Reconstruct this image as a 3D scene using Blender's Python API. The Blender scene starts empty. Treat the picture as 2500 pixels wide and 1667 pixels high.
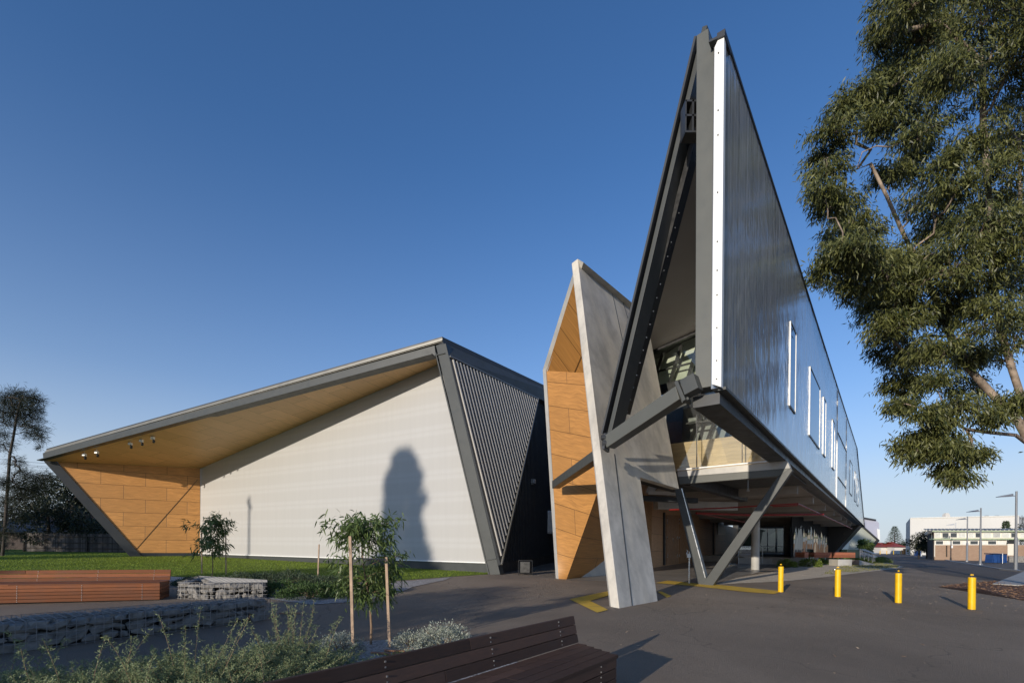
import bpy, bmesh, math, random
import numpy as np
from mathutils import Vector, Matrix
random.seed(11)
rng = np.random.default_rng(11)
scene = bpy.context.scene
COL = scene.collection
V3 = Vector
UP = V3((0, 0, 1))

# ------------------------------------------------------------------ survey helpers
F, TH, CX, CY, CH = 1170.0, 0.0117, 1250.0, 1330.6, 1.6
SUN_AZ, SUN_EL = math.radians(33.3), math.radians(11.8)      # light travels to azimuth 35.4 right of +Y
COST, SINT = math.cos(TH), math.sin(TH)

def ray(px, py):
    u, v = px - CX, py - CY
    return (u * COST + v * SINT) / F, (u * SINT - v * COST) / F

def P(px, py, Y):
    a, b = ray(px, py)
    return V3((a * Y, Y, CH + b * Y))

def gz(x, y):
    return 0.0158 * min(max(y, -40.0), 40.0) - 0.018 * min(max(x, 0.0), 40.0)

def G(px, py, dz=0.0):
    a, b = ray(px, py)
    lo, hi = 0.3, 900.0
    for _ in range(60):
        m = (lo + hi) / 2
        if CH + b * m > gz(a * m, m): lo = m
        else: hi = m
    return V3((a * lo, lo, gz(a * lo, lo) + dz))

def W(px, py, p0, n):
    a, b = ray(px, py)
    d = V3((a, 1, b)); o = V3((0, 0, CH))
    t = (V3(p0) - o).dot(n) / d.dot(n)
    return o + d * t

def az(deg):
    r = math.radians(deg)
    return V3((math.sin(r), math.cos(r), 0))

def gp(x, y, dz=0.0):
    return V3((x, y, gz(x, y) + dz))

# ------------------------------------------------------------------ objects
OFF = {}

def tag(o, label=None, cat=None, group=None, kind=None):
    if label: o['label'] = label
    if cat: o['category'] = cat
    if group: o['group'] = group
    if kind: o['kind'] = kind
    return o

def thing(name, loc, label, cat, group=None, rz=0.0):
    o = bpy.data.objects.new(name, None)
    o.empty_display_size = 0.3
    COL.objects.link(o)
    o.location = loc
    o.rotation_euler = (0, 0, rz)
    OFF[o.name] = V3(loc)
    return tag(o, label, cat, group)

def _link(name, me, mat, parent, at):
    o = bpy.data.objects.new(name, me)
    COL.objects.link(o)
    me.materials.append(mat)
    if parent is not None:
        o.parent = parent
        OFF[o.name] = OFF[parent.name]
    else:
        o.location = at
        OFF[o.name] = V3(at)
    return o

class MB:
    """collects shapes into one mesh"""
    def __init__(s):
        s.v, s.f, s.uv = [], [], {}
    def add(s, vs, fs):
        k = len(s.v)
        s.v += [V3(v) for v in vs]
        s.f += [tuple(i + k for i in f) for f in fs]
        return s
    def box(s, c, x, y, z):
        c = V3(c); x = V3(x); y = V3(y); z = V3(z)
        vs = [c + x * i + y * j + z * k for k in (-1, 1) for j in (-1, 1) for i in (-1, 1)]
        return s.add(vs, [(0, 2, 3, 1), (4, 5, 7, 6), (0, 1, 5, 4), (2, 6, 7, 3), (0, 4, 6, 2), (1, 3, 7, 5)])
    def abox(s, c, sx, sy, sz, d=None):
        """box standing at base centre c, local x along direction d"""
        d = V3((1, 0, 0)) if d is None else d
        n = V3((-d.y, d.x, 0))
        return s.box(V3(c) + UP * (sz / 2), d * (sx / 2), n * (sy / 2), UP * (sz / 2))
    def beam(s, a, b, w, h, up=UP):
        a = V3(a); b = V3(b)
        ax = b - a
        y = ax.cross(V3(up))
        if y.length < 1e-6: y = ax.cross(V3((1, 0, 0)))
        y.normalize()
        z = y.cross(ax).normalized()
        return s.box((a + b) / 2, ax / 2, y * (w / 2), z * (h / 2))
    def prism(s, poly, vec):
        n = len(poly); vec = V3(vec)
        vs = [V3(p) for p in poly] + [V3(p) + vec for p in poly]
        fs = [tuple(range(n - 1, -1, -1)), tuple(range(n, 2 * n))]
        fs += [(i, (i + 1) % n, (i + 1) % n + n, i + n) for i in range(n)]
        return s.add(vs, fs)
    def tube(s, pts, rad, n=8, cap=True):
        pts = [V3(p) for p in pts]
        if not hasattr(rad, '__len__'): rad = [rad] * len(pts)
        rings = []
        t0 = (pts[1] - pts[0]).normalized()
        ref = t0.cross(V3((0.31, 0.2, 0.93)))
        if ref.length < 1e-3: ref = t0.cross(V3((1, 0, 0)))
        ref.normalize()
        k = len(s.v)
        for i, p in enumerate(pts):
            t = (pts[min(i + 1, len(pts) - 1)] - pts[max(i - 1, 0)]).normalized()
            ref = (ref - t * ref.dot(t)).normalized()
            b = t.cross(ref)
            for j in range(n):
                a = 2 * math.pi * j / n
                s.v.append(p + (ref * math.cos(a) + b * math.sin(a)) * rad[i])
        for i in range(len(pts) - 1):
            for j in range(n):
                a = k + i * n + j; b = k + i * n + (j + 1) % n
                s.f.append((a, b, b + n, a + n))
        if cap:
            s.f.append(tuple(k + j for j in range(n - 1, -1, -1)))
            e = k + (len(pts) - 1) * n
            s.f.append(tuple(e + j for j in range(n)))
        return s
    def lathe(s, c, prof, n=20):
        c = V3(c); k = len(s.v)
        for r, z in prof:
            for j in range(n):
                a = 2 * math.pi * j / n
                s.v.append(c + V3((r * math.cos(a), r * math.sin(a), z)))
        for i in range(len(prof) - 1):
            for j in range(n):
                a = k + i * n + j; b = k + i * n + (j + 1) % n
                s.f.append((a, b, b + n, a + n))
        s.f.append(tuple(k + j for j in range(n - 1, -1, -1)))
        e = k + (len(prof) - 1) * n
        s.f.append(tuple(e + j for j in range(n)))
        return s
    def patch(s, A, B, Cc, D, uw, vh, nu=8, nv=8):
        """bilinear surface A-B along u, A-D along v, with uv in metres"""
        k = len(s.v)
        A, B, Cc, D = V3(A), V3(B), V3(Cc), V3(D)
        for j in range(nv + 1):
            for i in range(nu + 1):
                a, b = i / nu, j / nv
                s.v.append(A * (1 - a) * (1 - b) + B * a * (1 - b) + Cc * a * b + D * (1 - a) * b)
                s.uv[len(s.v) - 1] = (a * uw, b * vh)
        for j in range(nv):
            for i in range(nu):
                q = k + j * (nu + 1) + i
                s.f.append((q, q + 1, q + nu + 2, q + nu + 1))
        return s
    def build(s, name, mat, parent=None, at=None, smooth=False, bevel=0.0, fix=True):
        if parent is not None: off = OFF[parent.name]
        else:
            if at is None:
                zs = min(v.z for v in s.v)
                at = V3((sum(v.x for v in s.v) / len(s.v), sum(v.y for v in s.v) / len(s.v), zs))
            off = V3(at)
        me = bpy.data.meshes.new(name)
        me.from_pydata([tuple(v - off) for v in s.v], [], s.f)
        if s.uv:
            ul = me.uv_layers.new(name='UVMap')
            for lp in me.loops:
                ul.data[lp.index].uv = s.uv.get(lp.vertex_index, (0, 0))
        if fix:
            bm = bmesh.new(); bm.from_mesh(me)
            bmesh.ops.recalc_face_normals(bm, faces=bm.faces)
            bm.to_mesh(me); bm.free()
        if smooth:
            me.polygons.foreach_set('use_smooth', [True] * len(me.polygons))
        me.update()
        o = _link(name, me, mat, parent, at)
        if bevel:
            m = o.modifiers.new('bevel', 'BEVEL')
            m.width = bevel; m.segments = 2; m.limit_method = 'ANGLE'; m.angle_limit = math.radians(50)
        return o

def np_mesh(name, V, Q, mat, parent=None, at=(0, 0, 0)):
    """big quad mesh straight from arrays"""
    off = np.array(OFF[parent.name] if parent is not None else at, dtype=np.float64)
    V = np.ascontiguousarray((V - off).astype(np.float32)); Q = np.ascontiguousarray(Q.astype(np.int32))
    me = bpy.data.meshes.new(name)
    me.vertices.add(len(V)); me.vertices.foreach_set('co', V.ravel())
    me.loops.add(Q.size); me.loops.foreach_set('vertex_index', Q.ravel())
    me.polygons.add(len(Q))
    me.polygons.foreach_set('loop_start', np.arange(0, Q.size, 4, dtype=np.int32))
    me.update(calc_edges=True)
    return _link(name, me, mat, parent, at)

def unit(a):
    return a / (np.linalg.norm(a, axis=1, keepdims=True) + 1e-9)

def leaf_quads(base, dirs, L, Wd, bend=0.0, segs=1):
    """kite or sickle shaped leaves; returns (verts, quads)"""
    n = len(base); dirs = unit(dirs)
    r = rng.normal(size=(n, 3))
    side = unit(np.cross(dirs, r))
    L = np.broadcast_to(np.asarray(L, float).reshape(-1, 1), (n, 1)); Wd = np.broadcast_to(np.asarray(Wd, float).reshape(-1, 1), (n, 1))
    down = np.array([[0, 0, -1.0]])
    if segs == 1:
        v = np.stack([base, base + dirs * L * .42 + side * Wd / 2 + down * bend * L * .15,
                      base + dirs * L + down * bend * L * .6, base + dirs * L * .42 - side * Wd / 2 + down * bend * L * .15], 1)
        return v.reshape(-1, 3), np.arange(n * 4).reshape(n, 4)
    ts = [(0, .12), (.28, .9), (.62, .85), (1, .04)]
    cols = []
    for t, w in ts:
        c = base + dirs * L * t + down * bend * L * t * t
        cols += [c + side * Wd * w / 2, c - side * Wd * w / 2]
    v = np.stack(cols, 1).reshape(-1, 3)
    k = (np.arange(n) * 8)[:, None, None]
    q = np.array([[0, 1, 3, 2], [2, 3, 5, 4], [4, 5, 7, 6]])[None] + k
    return v, q.reshape(-1, 4)

def join_np(parts):
    vs, qs, k = [], [], 0
    for v, q in parts:
        vs.append(v); qs.append(q + k); k += len(v)
    return np.concatenate(vs), np.concatenate(qs)

def copy_tree(o, parent=None):
    c = o.copy(); COL.objects.link(c)
    if parent is not None:
        c.parent = parent
    for ch in list(o.children): copy_tree(ch, c)
    return c

def sheet(name, pts, mat, dz, kind='structure', label=None, cat=None, group=None):
    """flat sheet following the ground"""
    bm = bmesh.new()
    f = bm.faces.new([bm.verts.new((p[0], p[1], 0)) for p in pts])
    bmesh.ops.triangulate(bm, faces=[f])
    for co, no in (((0, 0, 0), (1, 0, 0)), ((40, 0, 0), (1, 0, 0)), ((0, 40, 0), (0, 1, 0))):
        bmesh.ops.bisect_plane(bm, geom=bm.verts[:] + bm.edges[:] + bm.faces[:], plane_co=co, plane_no=no)
    for v in bm.verts: v.co.z = gz(v.co.x, v.co.y) + dz
    bmesh.ops.recalc_face_normals(bm, faces=bm.faces)
    for fc in bm.faces:
        if fc.normal.z < 0: fc.normal_flip()
    me = bpy.data.meshes.new(name); bm.to_mesh(me); bm.free()
    o = _link(name, me, mat, None, (0, 0, 0))
    return tag(o, label, cat, group, kind)

def gsheet(name, pix, mat, dz, **k):
    return sheet(name, [G(*p)[:2] for p in pix], mat, dz, **k)

# ------------------------------------------------------------------ materials
class NT:
    def __init__(s, name):
        s.m = bpy.data.materials.new(name); s.m.use_nodes = True
        s.t = s.m.node_tree; s.b = s.t.nodes['Principled BSDF']; s.out = s.t.nodes['Material Output']
        s._pos = None
    def n(s, typ, props=None, **inp):
        nd = s.t.nodes.new(typ)
        for k, v in (props or {}).items(): setattr(nd, k, v)
        for k, v in inp.items():
            key = int(k[1:]) if k[0] == 'i' and k[1:].isdigit() else k.replace('_', ' ')
            s.set(nd.inputs[key], v)
        return nd
    def set(s, sock, v):
        if isinstance(v, bpy.types.NodeSocket): s.t.links.new(v, sock)
        elif isinstance(v, (tuple, list)) and len(v) == 3 and sock.type == 'RGBA': sock.default_value = (*v, 1)
        else: sock.default_value = v
    def pos(s):
        if s._pos is None: s._pos = s.n('ShaderNodeNewGeometry').outputs['Position']
        return s._pos
    def isl(s):
        return s.n('ShaderNodeNewGeometry').outputs['Random Per Island']
    def uv(s): return s.n('ShaderNodeTexCoord').outputs['UV']
    def scale(s, vec, sc):
        return s.n('ShaderNodeVectorMath', {'operation': 'MULTIPLY'}, i0=vec, i1=sc).outputs[0]
    def dot(s, d, org=(0, 0, 0)):
        a = s.n('ShaderNodeVectorMath', {'operation': 'SUBTRACT'}, i0=s.pos(), i1=tuple(org)).outputs[0]
        return s.n('ShaderNodeVectorMath', {'operation': 'DOT_PRODUCT'}, i0=a, i1=tuple(d)).outputs['Value']
    def comb(s, x, y, z=0.0):
        return s.n('ShaderNodeCombineXYZ', i0=x, i1=y, i2=z).outputs[0]
    def math(s, op, a, b=0.0, c=0.0):
        return s.n('ShaderNodeMath', {'operation': op}, i0=a, i1=b, i2=c).outputs[0]
    def noise(s, sc, vec=None, detail=4, rough=.55):
        return s.n('ShaderNodeTexNoise', Vector=vec if vec is not None else s.pos(), Scale=sc, Detail=detail, Roughness=rough).outputs['Fac']
    def ramp(s, fac, stops):
        r = s.n('ShaderNodeValToRGB', Fac=fac)
        e = r.color_ramp.elements
        while len(e) < len(stops): e.new(.5)
        for el, (p, c) in zip(e, stops):
            el.position = p; el.color = (*c, 1) if hasattr(c, '__len__') else (c, c, c, 1)
        return r.outputs['Color']
    def mix(s, fac, a, b, mode='MIX'):
        m = s.n('ShaderNodeMix', {'data_type': 'RGBA', 'blend_type': mode})
        s.set(m.inputs[0], fac); s.set(m.inputs[6], a); s.set(m.inputs[7], b)
        return m.outputs[2]
    def bump(s, h, strength=.3, dist=.02, normal=None):
        b = s.n('ShaderNodeBump', Height=h, Strength=strength, Distance=dist)
        if normal is not None: s.set(b.inputs['Normal'], normal)
        s.set(s.b.inputs['Normal'], b.outputs[0]); return b.outputs[0]
    def fin(s, color=None, rough=None, metal=None, spec=None):
        for k, v in (('Base Color', color), ('Roughness', rough), ('Metallic', metal), ('Specular IOR Level', spec)):
            if v is not None: s.set(s.b.inputs[k], v)
        return s.m

def mul(c, k): return tuple(x * k for x in c)

def plain(name, c, rough=.5, metal=0.0, var=.12, sc=3.0, bump=0.0, bsc=40.0, spec=.5):
    t = NT(name)
    n = t.noise(sc)
    col = t.ramp(n, [(.3, mul(c, 1 - var)), (.7, mul(c, 1 + var))])
    r = t.ramp(t.noise(sc * 2.3), [(.3, max(rough - .08, 0.02)), (.7, min(rough + .08, 1))])
    if bump: t.bump(t.noise(bsc), bump, .01)
    return t.fin(col, r, metal, spec)

def leafmat(name, a, b, trans=.3, rough=.5, clump=1.2):
    t = NT(name)
    f = t.math('ADD', t.math('MULTIPLY', t.isl(), .6), t.math('MULTIPLY', t.noise(clump, detail=2), .4))
    col = t.ramp(f, [(.2, a), (.5, mul([(x + y) / 2 for x, y in zip(a, b)], 1)), (.8, b)])
    t.fin(col, rough, 0, .35)
    tr = t.n('ShaderNodeBsdfTranslucent', Color=col)
    ms = t.n('ShaderNodeMixShader', i0=trans, i1=t.b.outputs[0], i2=tr.outputs[0])
    t.t.links.new(ms.outputs[0], t.out.inputs[0])
    return t.m

def glassmat(name, tint=(.8, .85, .83), refl=1.0, rough=.0):
    t = NT(name)
    tr = t.n('ShaderNodeBsdfTransparent', Color=tint)
    gl = t.n('ShaderNodeBsdfGlossy', Color=(1, 1, 1), Roughness=rough)
    fr = t.n('ShaderNodeFresnel', IOR=1.5)
    fac = t.math('MULTIPLY', fr.outputs[0], refl)
    ms = t.n('ShaderNodeMixShader', i0=fac, i1=tr.outputs[0], i2=gl.outputs[0])
    t.t.links.new(ms.outputs[0], t.out.inputs[0])
    return t.m

def panelmat(name, c, bw, bh, mortar=.008, off=.5, grain=1.0, joint=.25, rough=.45):
    """plywood panels with open joints, laid out in uv metres"""
    t = NT(name)
    uv = t.uv()
    br = t.n('ShaderNodeTexBrick', {'offset': off}, Vector=uv, Color1=(0, 0, 0), Color2=(1, 1, 1), Mortar=(.5, .5, .5),
             Scale=1.0, Mortar_Size=mortar, Mortar_Smooth=.1, Bias=0.0, Brick_Width=bw, Row_Height=bh)
    dist = t.noise(.9, uv, 3)
    gv = t.comb(t.n('ShaderNodeSeparateXYZ', i0=uv).outputs[0], t.math('ADD', t.math('MULTIPLY', t.n('ShaderNodeSeparateXYZ', i0=uv).outputs[1], 9.0), t.math('MULTIPLY', dist, 5.0)))
    g = t.noise(1.3, gv, 5, .6)
    g2 = t.noise(.35, uv, 2)
    base = t.ramp(g, [(.3, mul(c, 1 - .22 * grain)), (.55, c), (.75, mul(c, 1 + .2 * grain))])
    base = t.mix(t.math('MULTIPLY', br.outputs['Color'], .5), base, mul(c, .66))
    base = t.mix(t.math('MULTIPLY', g2, .18), base, mul(c, 1.25))
    col = t.mix(br.outputs['Fac'], base, mul(c, joint))
    t.bump(t.math('SUBTRACT', 1.0, br.outputs['Fac']), .5, .01)
    return t.fin(col, rough, 0, .4)

# -- ground materials
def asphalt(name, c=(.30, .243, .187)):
    t = NT(name)
    big = t.noise(.22, detail=5); mid = t.noise(2.2); fine = t.noise(90, detail=2)
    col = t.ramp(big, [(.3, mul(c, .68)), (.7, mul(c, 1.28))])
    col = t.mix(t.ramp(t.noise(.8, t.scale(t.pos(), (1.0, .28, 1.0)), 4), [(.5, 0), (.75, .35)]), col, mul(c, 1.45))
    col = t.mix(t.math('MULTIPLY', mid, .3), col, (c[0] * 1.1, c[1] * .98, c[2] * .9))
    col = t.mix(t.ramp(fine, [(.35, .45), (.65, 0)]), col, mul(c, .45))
    vo = t.n('ShaderNodeTexVoronoi', Vector=t.pos(), Scale=34.0)
    sp = t.math('MULTIPLY', t.math('LESS_THAN', vo.outputs['Distance'], .22), t.math('GREATER_THAN', t.n('ShaderNodeSeparateXYZ', i0=vo.outputs['Color']).outputs[0], .90))
    col = t.mix(t.math('MULTIPLY', sp, .6), col, (.33, .31, .29))
    crk = t.n('ShaderNodeTexVoronoi', {'feature': 'DISTANCE_TO_EDGE'}, Vector=t.n('ShaderNodeVectorMath', {'operation': 'ADD'}, i0=t.pos(), i1=t.scale(t.n('ShaderNodeTexNoise', Vector=t.pos(), Scale=1.5).outputs['Color'], (1.2, 1.2, 0))).outputs[0], Scale=.21)
    col = t.mix(t.math('MULTIPLY', t.math('LESS_THAN', crk.outputs['Distance'], .0035), .45), col, mul(c, .4))
    t.bump(t.math('ADD', fine, t.math('MULTIPLY', mid, .6)), 1.0, .035)
    return t.fin(col, .82, 0, .3)

def gravelmat(name, a, b, sc=60.0):
    t = NT(name)
    vo = t.n('ShaderNodeTexVoronoi', Vector=t.pos(), Scale=sc)
    r = t.n('ShaderNodeSeparateXYZ', i0=vo.outputs['Color']).outputs[0]
    col = t.ramp(r, [(.1, a), (.9, b)])
    col = t.mix(t.ramp(t.noise(.9), [(.4, 0), (.7, .45)]), col, mul(a, .75))
    col = t.mix(t.ramp(vo.outputs['Distance'], [(.4, 0), (.8, .4)]), col, mul(a, .5))
    t.bump(vo.outputs['Distance'], -1.0, .06)
    return t.fin(col, .9, 0, .2)

M = {}
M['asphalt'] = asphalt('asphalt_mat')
M['road'] = asphalt('road_mat', (.13, .112, .098))
M['path'] = asphalt('footpath_mat', (.17, .148, .128))
M['paving'] = plain('paving_mat', (.27, .245, .22), .35, 0, .15, .5, .1, 60)
M['soil'] = gravelmat('soil_mat', (.06, .045, .035), (.14, .11, .085), 45)
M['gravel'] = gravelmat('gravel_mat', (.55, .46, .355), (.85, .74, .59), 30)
M['bluestone_gravel'] = gravelmat('bluestone_gravel_mat', (.22, .205, .19), (.52, .49, .46), 30)
M['mulch'] = gravelmat('mulch_mat', (.07, .035, .02), (.26, .14, .09), 26)
M['kerb'] = plain('kerb_mat', (.36, .35, .33), .8, 0, .18, 2, .2, 50)
t = NT('lawn_mat')
M['lawn'] = t.fin(t.ramp(t.noise(1.1, detail=6), [(.3, (.08, .12, .014)), (.7, (.16, .22, .03))]), .9, 0, .1)
M['grass'] = leafmat('grass_mat', (.10, .16, .016), (.28, .37, .04), .35, .6, .5)

# -- building materials
M['steel'] = plain('dark_grey_paint', (.060, .064, .062), .42, 0, .06, 1.5, spec=.35)
M['steel_light'] = plain('grey_green_paint', (.105, .108, .098), .42, 0, .05, 1.5, spec=.35)
M['steel_dark'] = plain('charcoal_paint', (.035, .037, .04), .45, 0, .08, 1.5)
M['cap'] = plain('metal_capping', (.2, .19, .165), .4, .3, .06, 1)
M['black'] = plain('black_metal', (.012, .012, .013), .35)
M['white_metal'] = plain('white_metal', (.82, .82, .80), .35, 0, .02)
M['galv'] = plain('galvanised_steel', (.5, .5, .5), .35, .8, .1, 6)
M['rib'] = plain('pale_rib_paint', (.42, .40, .365), .5, 0, .06, 2)
M['silver'] = plain('brushed_steel', (.62, .62, .62), .28, 1.0, .05)
M['yellow'] = plain('yellow_paint', (.80, .47, .004), .38, 0, .10, 6)
M['red'] = plain('red_pipe_paint', (.3, .02, .015), .45)
M['taupe'] = plain('taupe_panel', (.22, .195, .175), .6, 0, .05, .5)
M['soffit'] = plain('concrete_soffit', (.34, .30, .26), .75, 0, .12, .7)

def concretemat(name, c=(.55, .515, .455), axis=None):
    t = NT(name)
    v = t.pos()
    if axis is not None:
        v = t.scale(v, axis)
    a = t.noise(.55, v, 6, .6); b = t.noise(2.2, None, 5, .65); c3 = t.noise(60, detail=2)
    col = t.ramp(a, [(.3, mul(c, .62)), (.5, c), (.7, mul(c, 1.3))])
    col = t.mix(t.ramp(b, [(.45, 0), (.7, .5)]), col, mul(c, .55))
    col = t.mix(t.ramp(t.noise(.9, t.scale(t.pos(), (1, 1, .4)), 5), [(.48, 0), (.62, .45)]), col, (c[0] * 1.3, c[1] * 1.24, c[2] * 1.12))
    vo = t.n('ShaderNodeTexVoronoi', Vector=t.pos(), Scale=7.0)
    col = t.mix(t.math('MULTIPLY', t.math('LESS_THAN', vo.outputs['Distance'], .05), .5), col, mul(c, .5))
    t.bump(t.math('ADD', b, t.math('MULTIPLY', c3, .3)), .18, .02)
    return t.fin(col, .62, 0, .4)
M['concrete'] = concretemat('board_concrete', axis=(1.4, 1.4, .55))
M['concrete_light'] = concretemat('pale_concrete', (.50, .485, .455))

t = NT('white_polycarbonate_wall')
uv = t.uv(); sp = t.n('ShaderNodeSeparateXYZ', i0=uv)
vv = t.math('PINGPONG', t.math('ADD', sp.outputs[1], .15), .55)
band = t.ramp(vv, [(.0, .0), (.06, .7), (.17, 1.0), (.3, .0)])
seam = t.math('LESS_THAN', t.math('PINGPONG', sp.outputs[0], .3), .006)
streak = t.noise(1.0, t.scale(uv, (5.0, .25, 1)), 4)
cc = t.mix(band, (.448, .438, .423), (.474, .467, .456))
cc = t.mix(t.ramp(streak, [(.4, 0), (.7, .22)]), cc, (.39, .38, .37))
cc = t.mix(t.math('MULTIPLY', seam, .14), cc, (.4, .4, .4))
M['white_wall'] = t.fin(cc, .42, 0, .35)

M['ply'] = panelmat('orange_plywood_panels', (.45, .215, .06), 2.45, 1.05, .012, grain=1.5)
M['ply_return'] = panelmat('brown_plywood_panels', (.60, .29, .09), 2.4, .92, .011, grain=1.5)
M['ply_soffit'] = panelmat('soffit_plywood_panels', (.68, .42, .20), 2.4, 1.2, .008, grain=.9)
M['ply_dim'] = panelmat('timber_wall_panels', (.60, .33, .16), 2.4, 1.2, .010, grain=.9)
M['blond'] = panelmat('blond_timber_boards', (.55, .39, .22), 1.8, .16, .003, .35, joint=.6)

def slatmat(name, c, axis):
    t = NT(name)
    v = t.n('ShaderNodeSeparateXYZ', i0=t.pos())
    r = t.isl()
    al = t.dot(axis)
    g = t.noise(1.0, t.comb(t.math('MULTIPLY', al, 1.2), t.math('MULTIPLY', t.n('ShaderNodeVectorMath', {'operation': 'LENGTH'}, i0=t.pos()).outputs['Value'], 14.0), t.math('MULTIPLY', v.outputs[2], 60.0)), 5)
    col = t.ramp(t.math('ADD', t.math('MULTIPLY', r, .5), t.math('MULTIPLY', g, .5)), [(.2, mul(c, .5)), (.5, c), (.8, mul(c, 1.7))])
    col = t.mix(t.ramp(t.noise(1.7), [(.5, 0), (.75, .35)]), col, tuple(.5 * x + .5 * sum(c) / 3 for x in c))
    t.bump(g, .25, .005)
    return t.fin(col, t.ramp(g, [(.3, .55), (.7, .8)]), 0, .25)
M['stone'] = plain('gabion_stone', (.22, .205, .185), .85, 0, .4, 7, .6, 30)
M['wire'] = plain('gabion_wire', (.26, .255, .25), .6, .2)
M['bark'] = plain('gum_bark', (.24, .185, .14), .8, 0, .6, 2.5, .4, 12)
M['bark_dark'] = plain('dark_bark', (.05, .04, .032), .9, 0, .4, 5, .5, 20)
M['stake'] = plain('hardwood_stake', (.40, .28, .19), .75, 0, .25, 8, .3, 60)
M['stem'] = plain('sapling_stem', (.23, .15, .09), .7, 0, .3, 20)
M['gum_leaf'] = leafmat('gum_leaves', (.024, .035, .010), (.16, .165, .05), .13, .45, .6)
M['sap_leaf'] = leafmat('sapling_leaves', (.055, .09, .025), (.17, .23, .075), .3, .42, 2)
M['needle'] = leafmat('casuarina_needles', (.012, .017, .010), (.038, .045, .022), .2, .6)
M['dark_leaf'] = leafmat('dark_leaves', (.012, .018, .008), (.05, .06, .028), .2)
M['feather'] = leafmat('feathery_green', (.13, .17, .075), (.36, .41, .21), .3, .6, 3)
M['silver_leaf'] = leafmat('silver_leaves', (.22, .25, .19), (.50, .52, .44), .25, .6, 4)
M['cover'] = leafmat('ground_cover_leaves', (.035, .07, .018), (.10, .16, .05), .25, .5, 1.5)
M['tuft'] = leafmat('tussock_blades', (.03, .06, .01), (.12, .17, .04), .3, .5, 3)
M['conifer'] = leafmat('conifer_leaves', (.035, .055, .03), (.09, .12, .06), .2)
M['dark_feather'] = leafmat('soft_shrub_leaves', (.035, .055, .03), (.10, .135, .075), .25, .55, 2)
M['box_leaf'] = leafmat('low_shrub_leaves', (.08, .12, .015), (.26, .33, .07), .3, .5, 2)

# ------------------------------------------------------------------ camera, sun, sky
cam = bpy.data.cameras.new('camera')
cam.sensor_width = 36; cam.lens = F * 36 / 2500; cam.shift_x = 0
cam.shift_y = (CY - 833.5) / 2500
cam.clip_end = 3000; cam.clip_start = .05
co = bpy.data.objects.new('camera', cam); COL.objects.link(co)
m = Matrix(((COST, -SINT, 0, 0), (0, 0, -1, 0), (SINT, COST, 0, CH), (0, 0, 0, 1)))
co.matrix_world = m
scene.camera = co
sun = bpy.data.lights.new('sun', 'SUN'); sun.energy = 3.4; sun.angle = math.radians(.5); sun.color = (1, .90, .76)
so = bpy.data.objects.new('sun', sun); COL.objects.link(so)
tr = V3((math.sin(SUN_AZ) * math.cos(SUN_EL), math.cos(SUN_AZ) * math.cos(SUN_EL), -math.sin(SUN_EL)))
so.rotation_euler = tr.to_track_quat('-Z', 'Y').to_euler()
so.location = (-20, -20, 30)
w = bpy.data.worlds.new('World'); scene.world = w; w.use_nodes = True
nt = w.node_tree
sky = nt.nodes.new('ShaderNodeTexSky'); sky.sky_type = 'NISHITA'; sky.sun_disc = False
sky.sun_elevation = SUN_EL; sky.sun_rotation = SUN_AZ + math.pi
sky.air_density = 1.0; sky.dust_density = .6; sky.ozone_density = 6.0; sky.altitude = 0
tc_ = nt.nodes.new('ShaderNodeTexCoord'); sx_ = nt.nodes.new('ShaderNodeSeparateXYZ'); nt.links.new(tc_.outputs['Generated'], sx_.inputs[0])
hr = nt.nodes.new('ShaderNodeValToRGB'); nt.links.new(sx_.outputs[2], hr.inputs[0])
hr.color_ramp.interpolation = 'B_SPLINE'
els = hr.color_ramp.elements
for _ in range(4): els.new(.5)
for e_, (p_, v_) in zip(els, ((0, .86), (.10, .78), (.17, .46), (.28, .17), (.45, .055), (.62, .0))):
    e_.position = p_; e_.color = (v_, v_, v_, 1)
hm = nt.nodes.new('ShaderNodeMix'); hm.data_type = 'RGBA'
nt.links.new(hr.outputs[0], hm.inputs[0]); nt.links.new(sky.outputs[0], hm.inputs[6]); hm.inputs[7].default_value = (.60 / .172, .655 / .172, .725 / .172, 1)
nt.links.new(hm.outputs[2], nt.nodes['Background'].inputs[0])
nt.nodes['Background'].inputs[1].default_value = .15
scene.view_settings.view_transform = 'Standard'; scene.view_settings.look = 'None'
scene.view_settings.exposure = 0.3; scene.view_settings.gamma = 1.0
scene.cycles.max_bounces = 8; scene.cycles.transparent_max_bounces = 16

# ------------------------------------------------------------------ ground and surfaces
xs = [-900, -300, -120, -60, -30, -15, -6, 0, 6, 15, 25, 40, 70, 140, 300, 900]
ys = [-300, -120, -60, -40, -20, -8, 0, 8, 16, 24, 32, 40, 60, 100, 180, 320, 700, 1500]
g = MB()
for y in ys:
    for x in xs: g.v.append(V3((x, y, gz(x, y))))
nx = len(xs)
for j in range(len(ys) - 1):
    for i in range(nx - 1):
        g.f.append((j * nx + i, j * nx + i + 1, (j + 1) * nx + i + 1, (j + 1) * nx + i))
tag(g.build('ground', M['asphalt'], at=V3((0, 0, 0)), fix=False), kind='structure')

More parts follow.
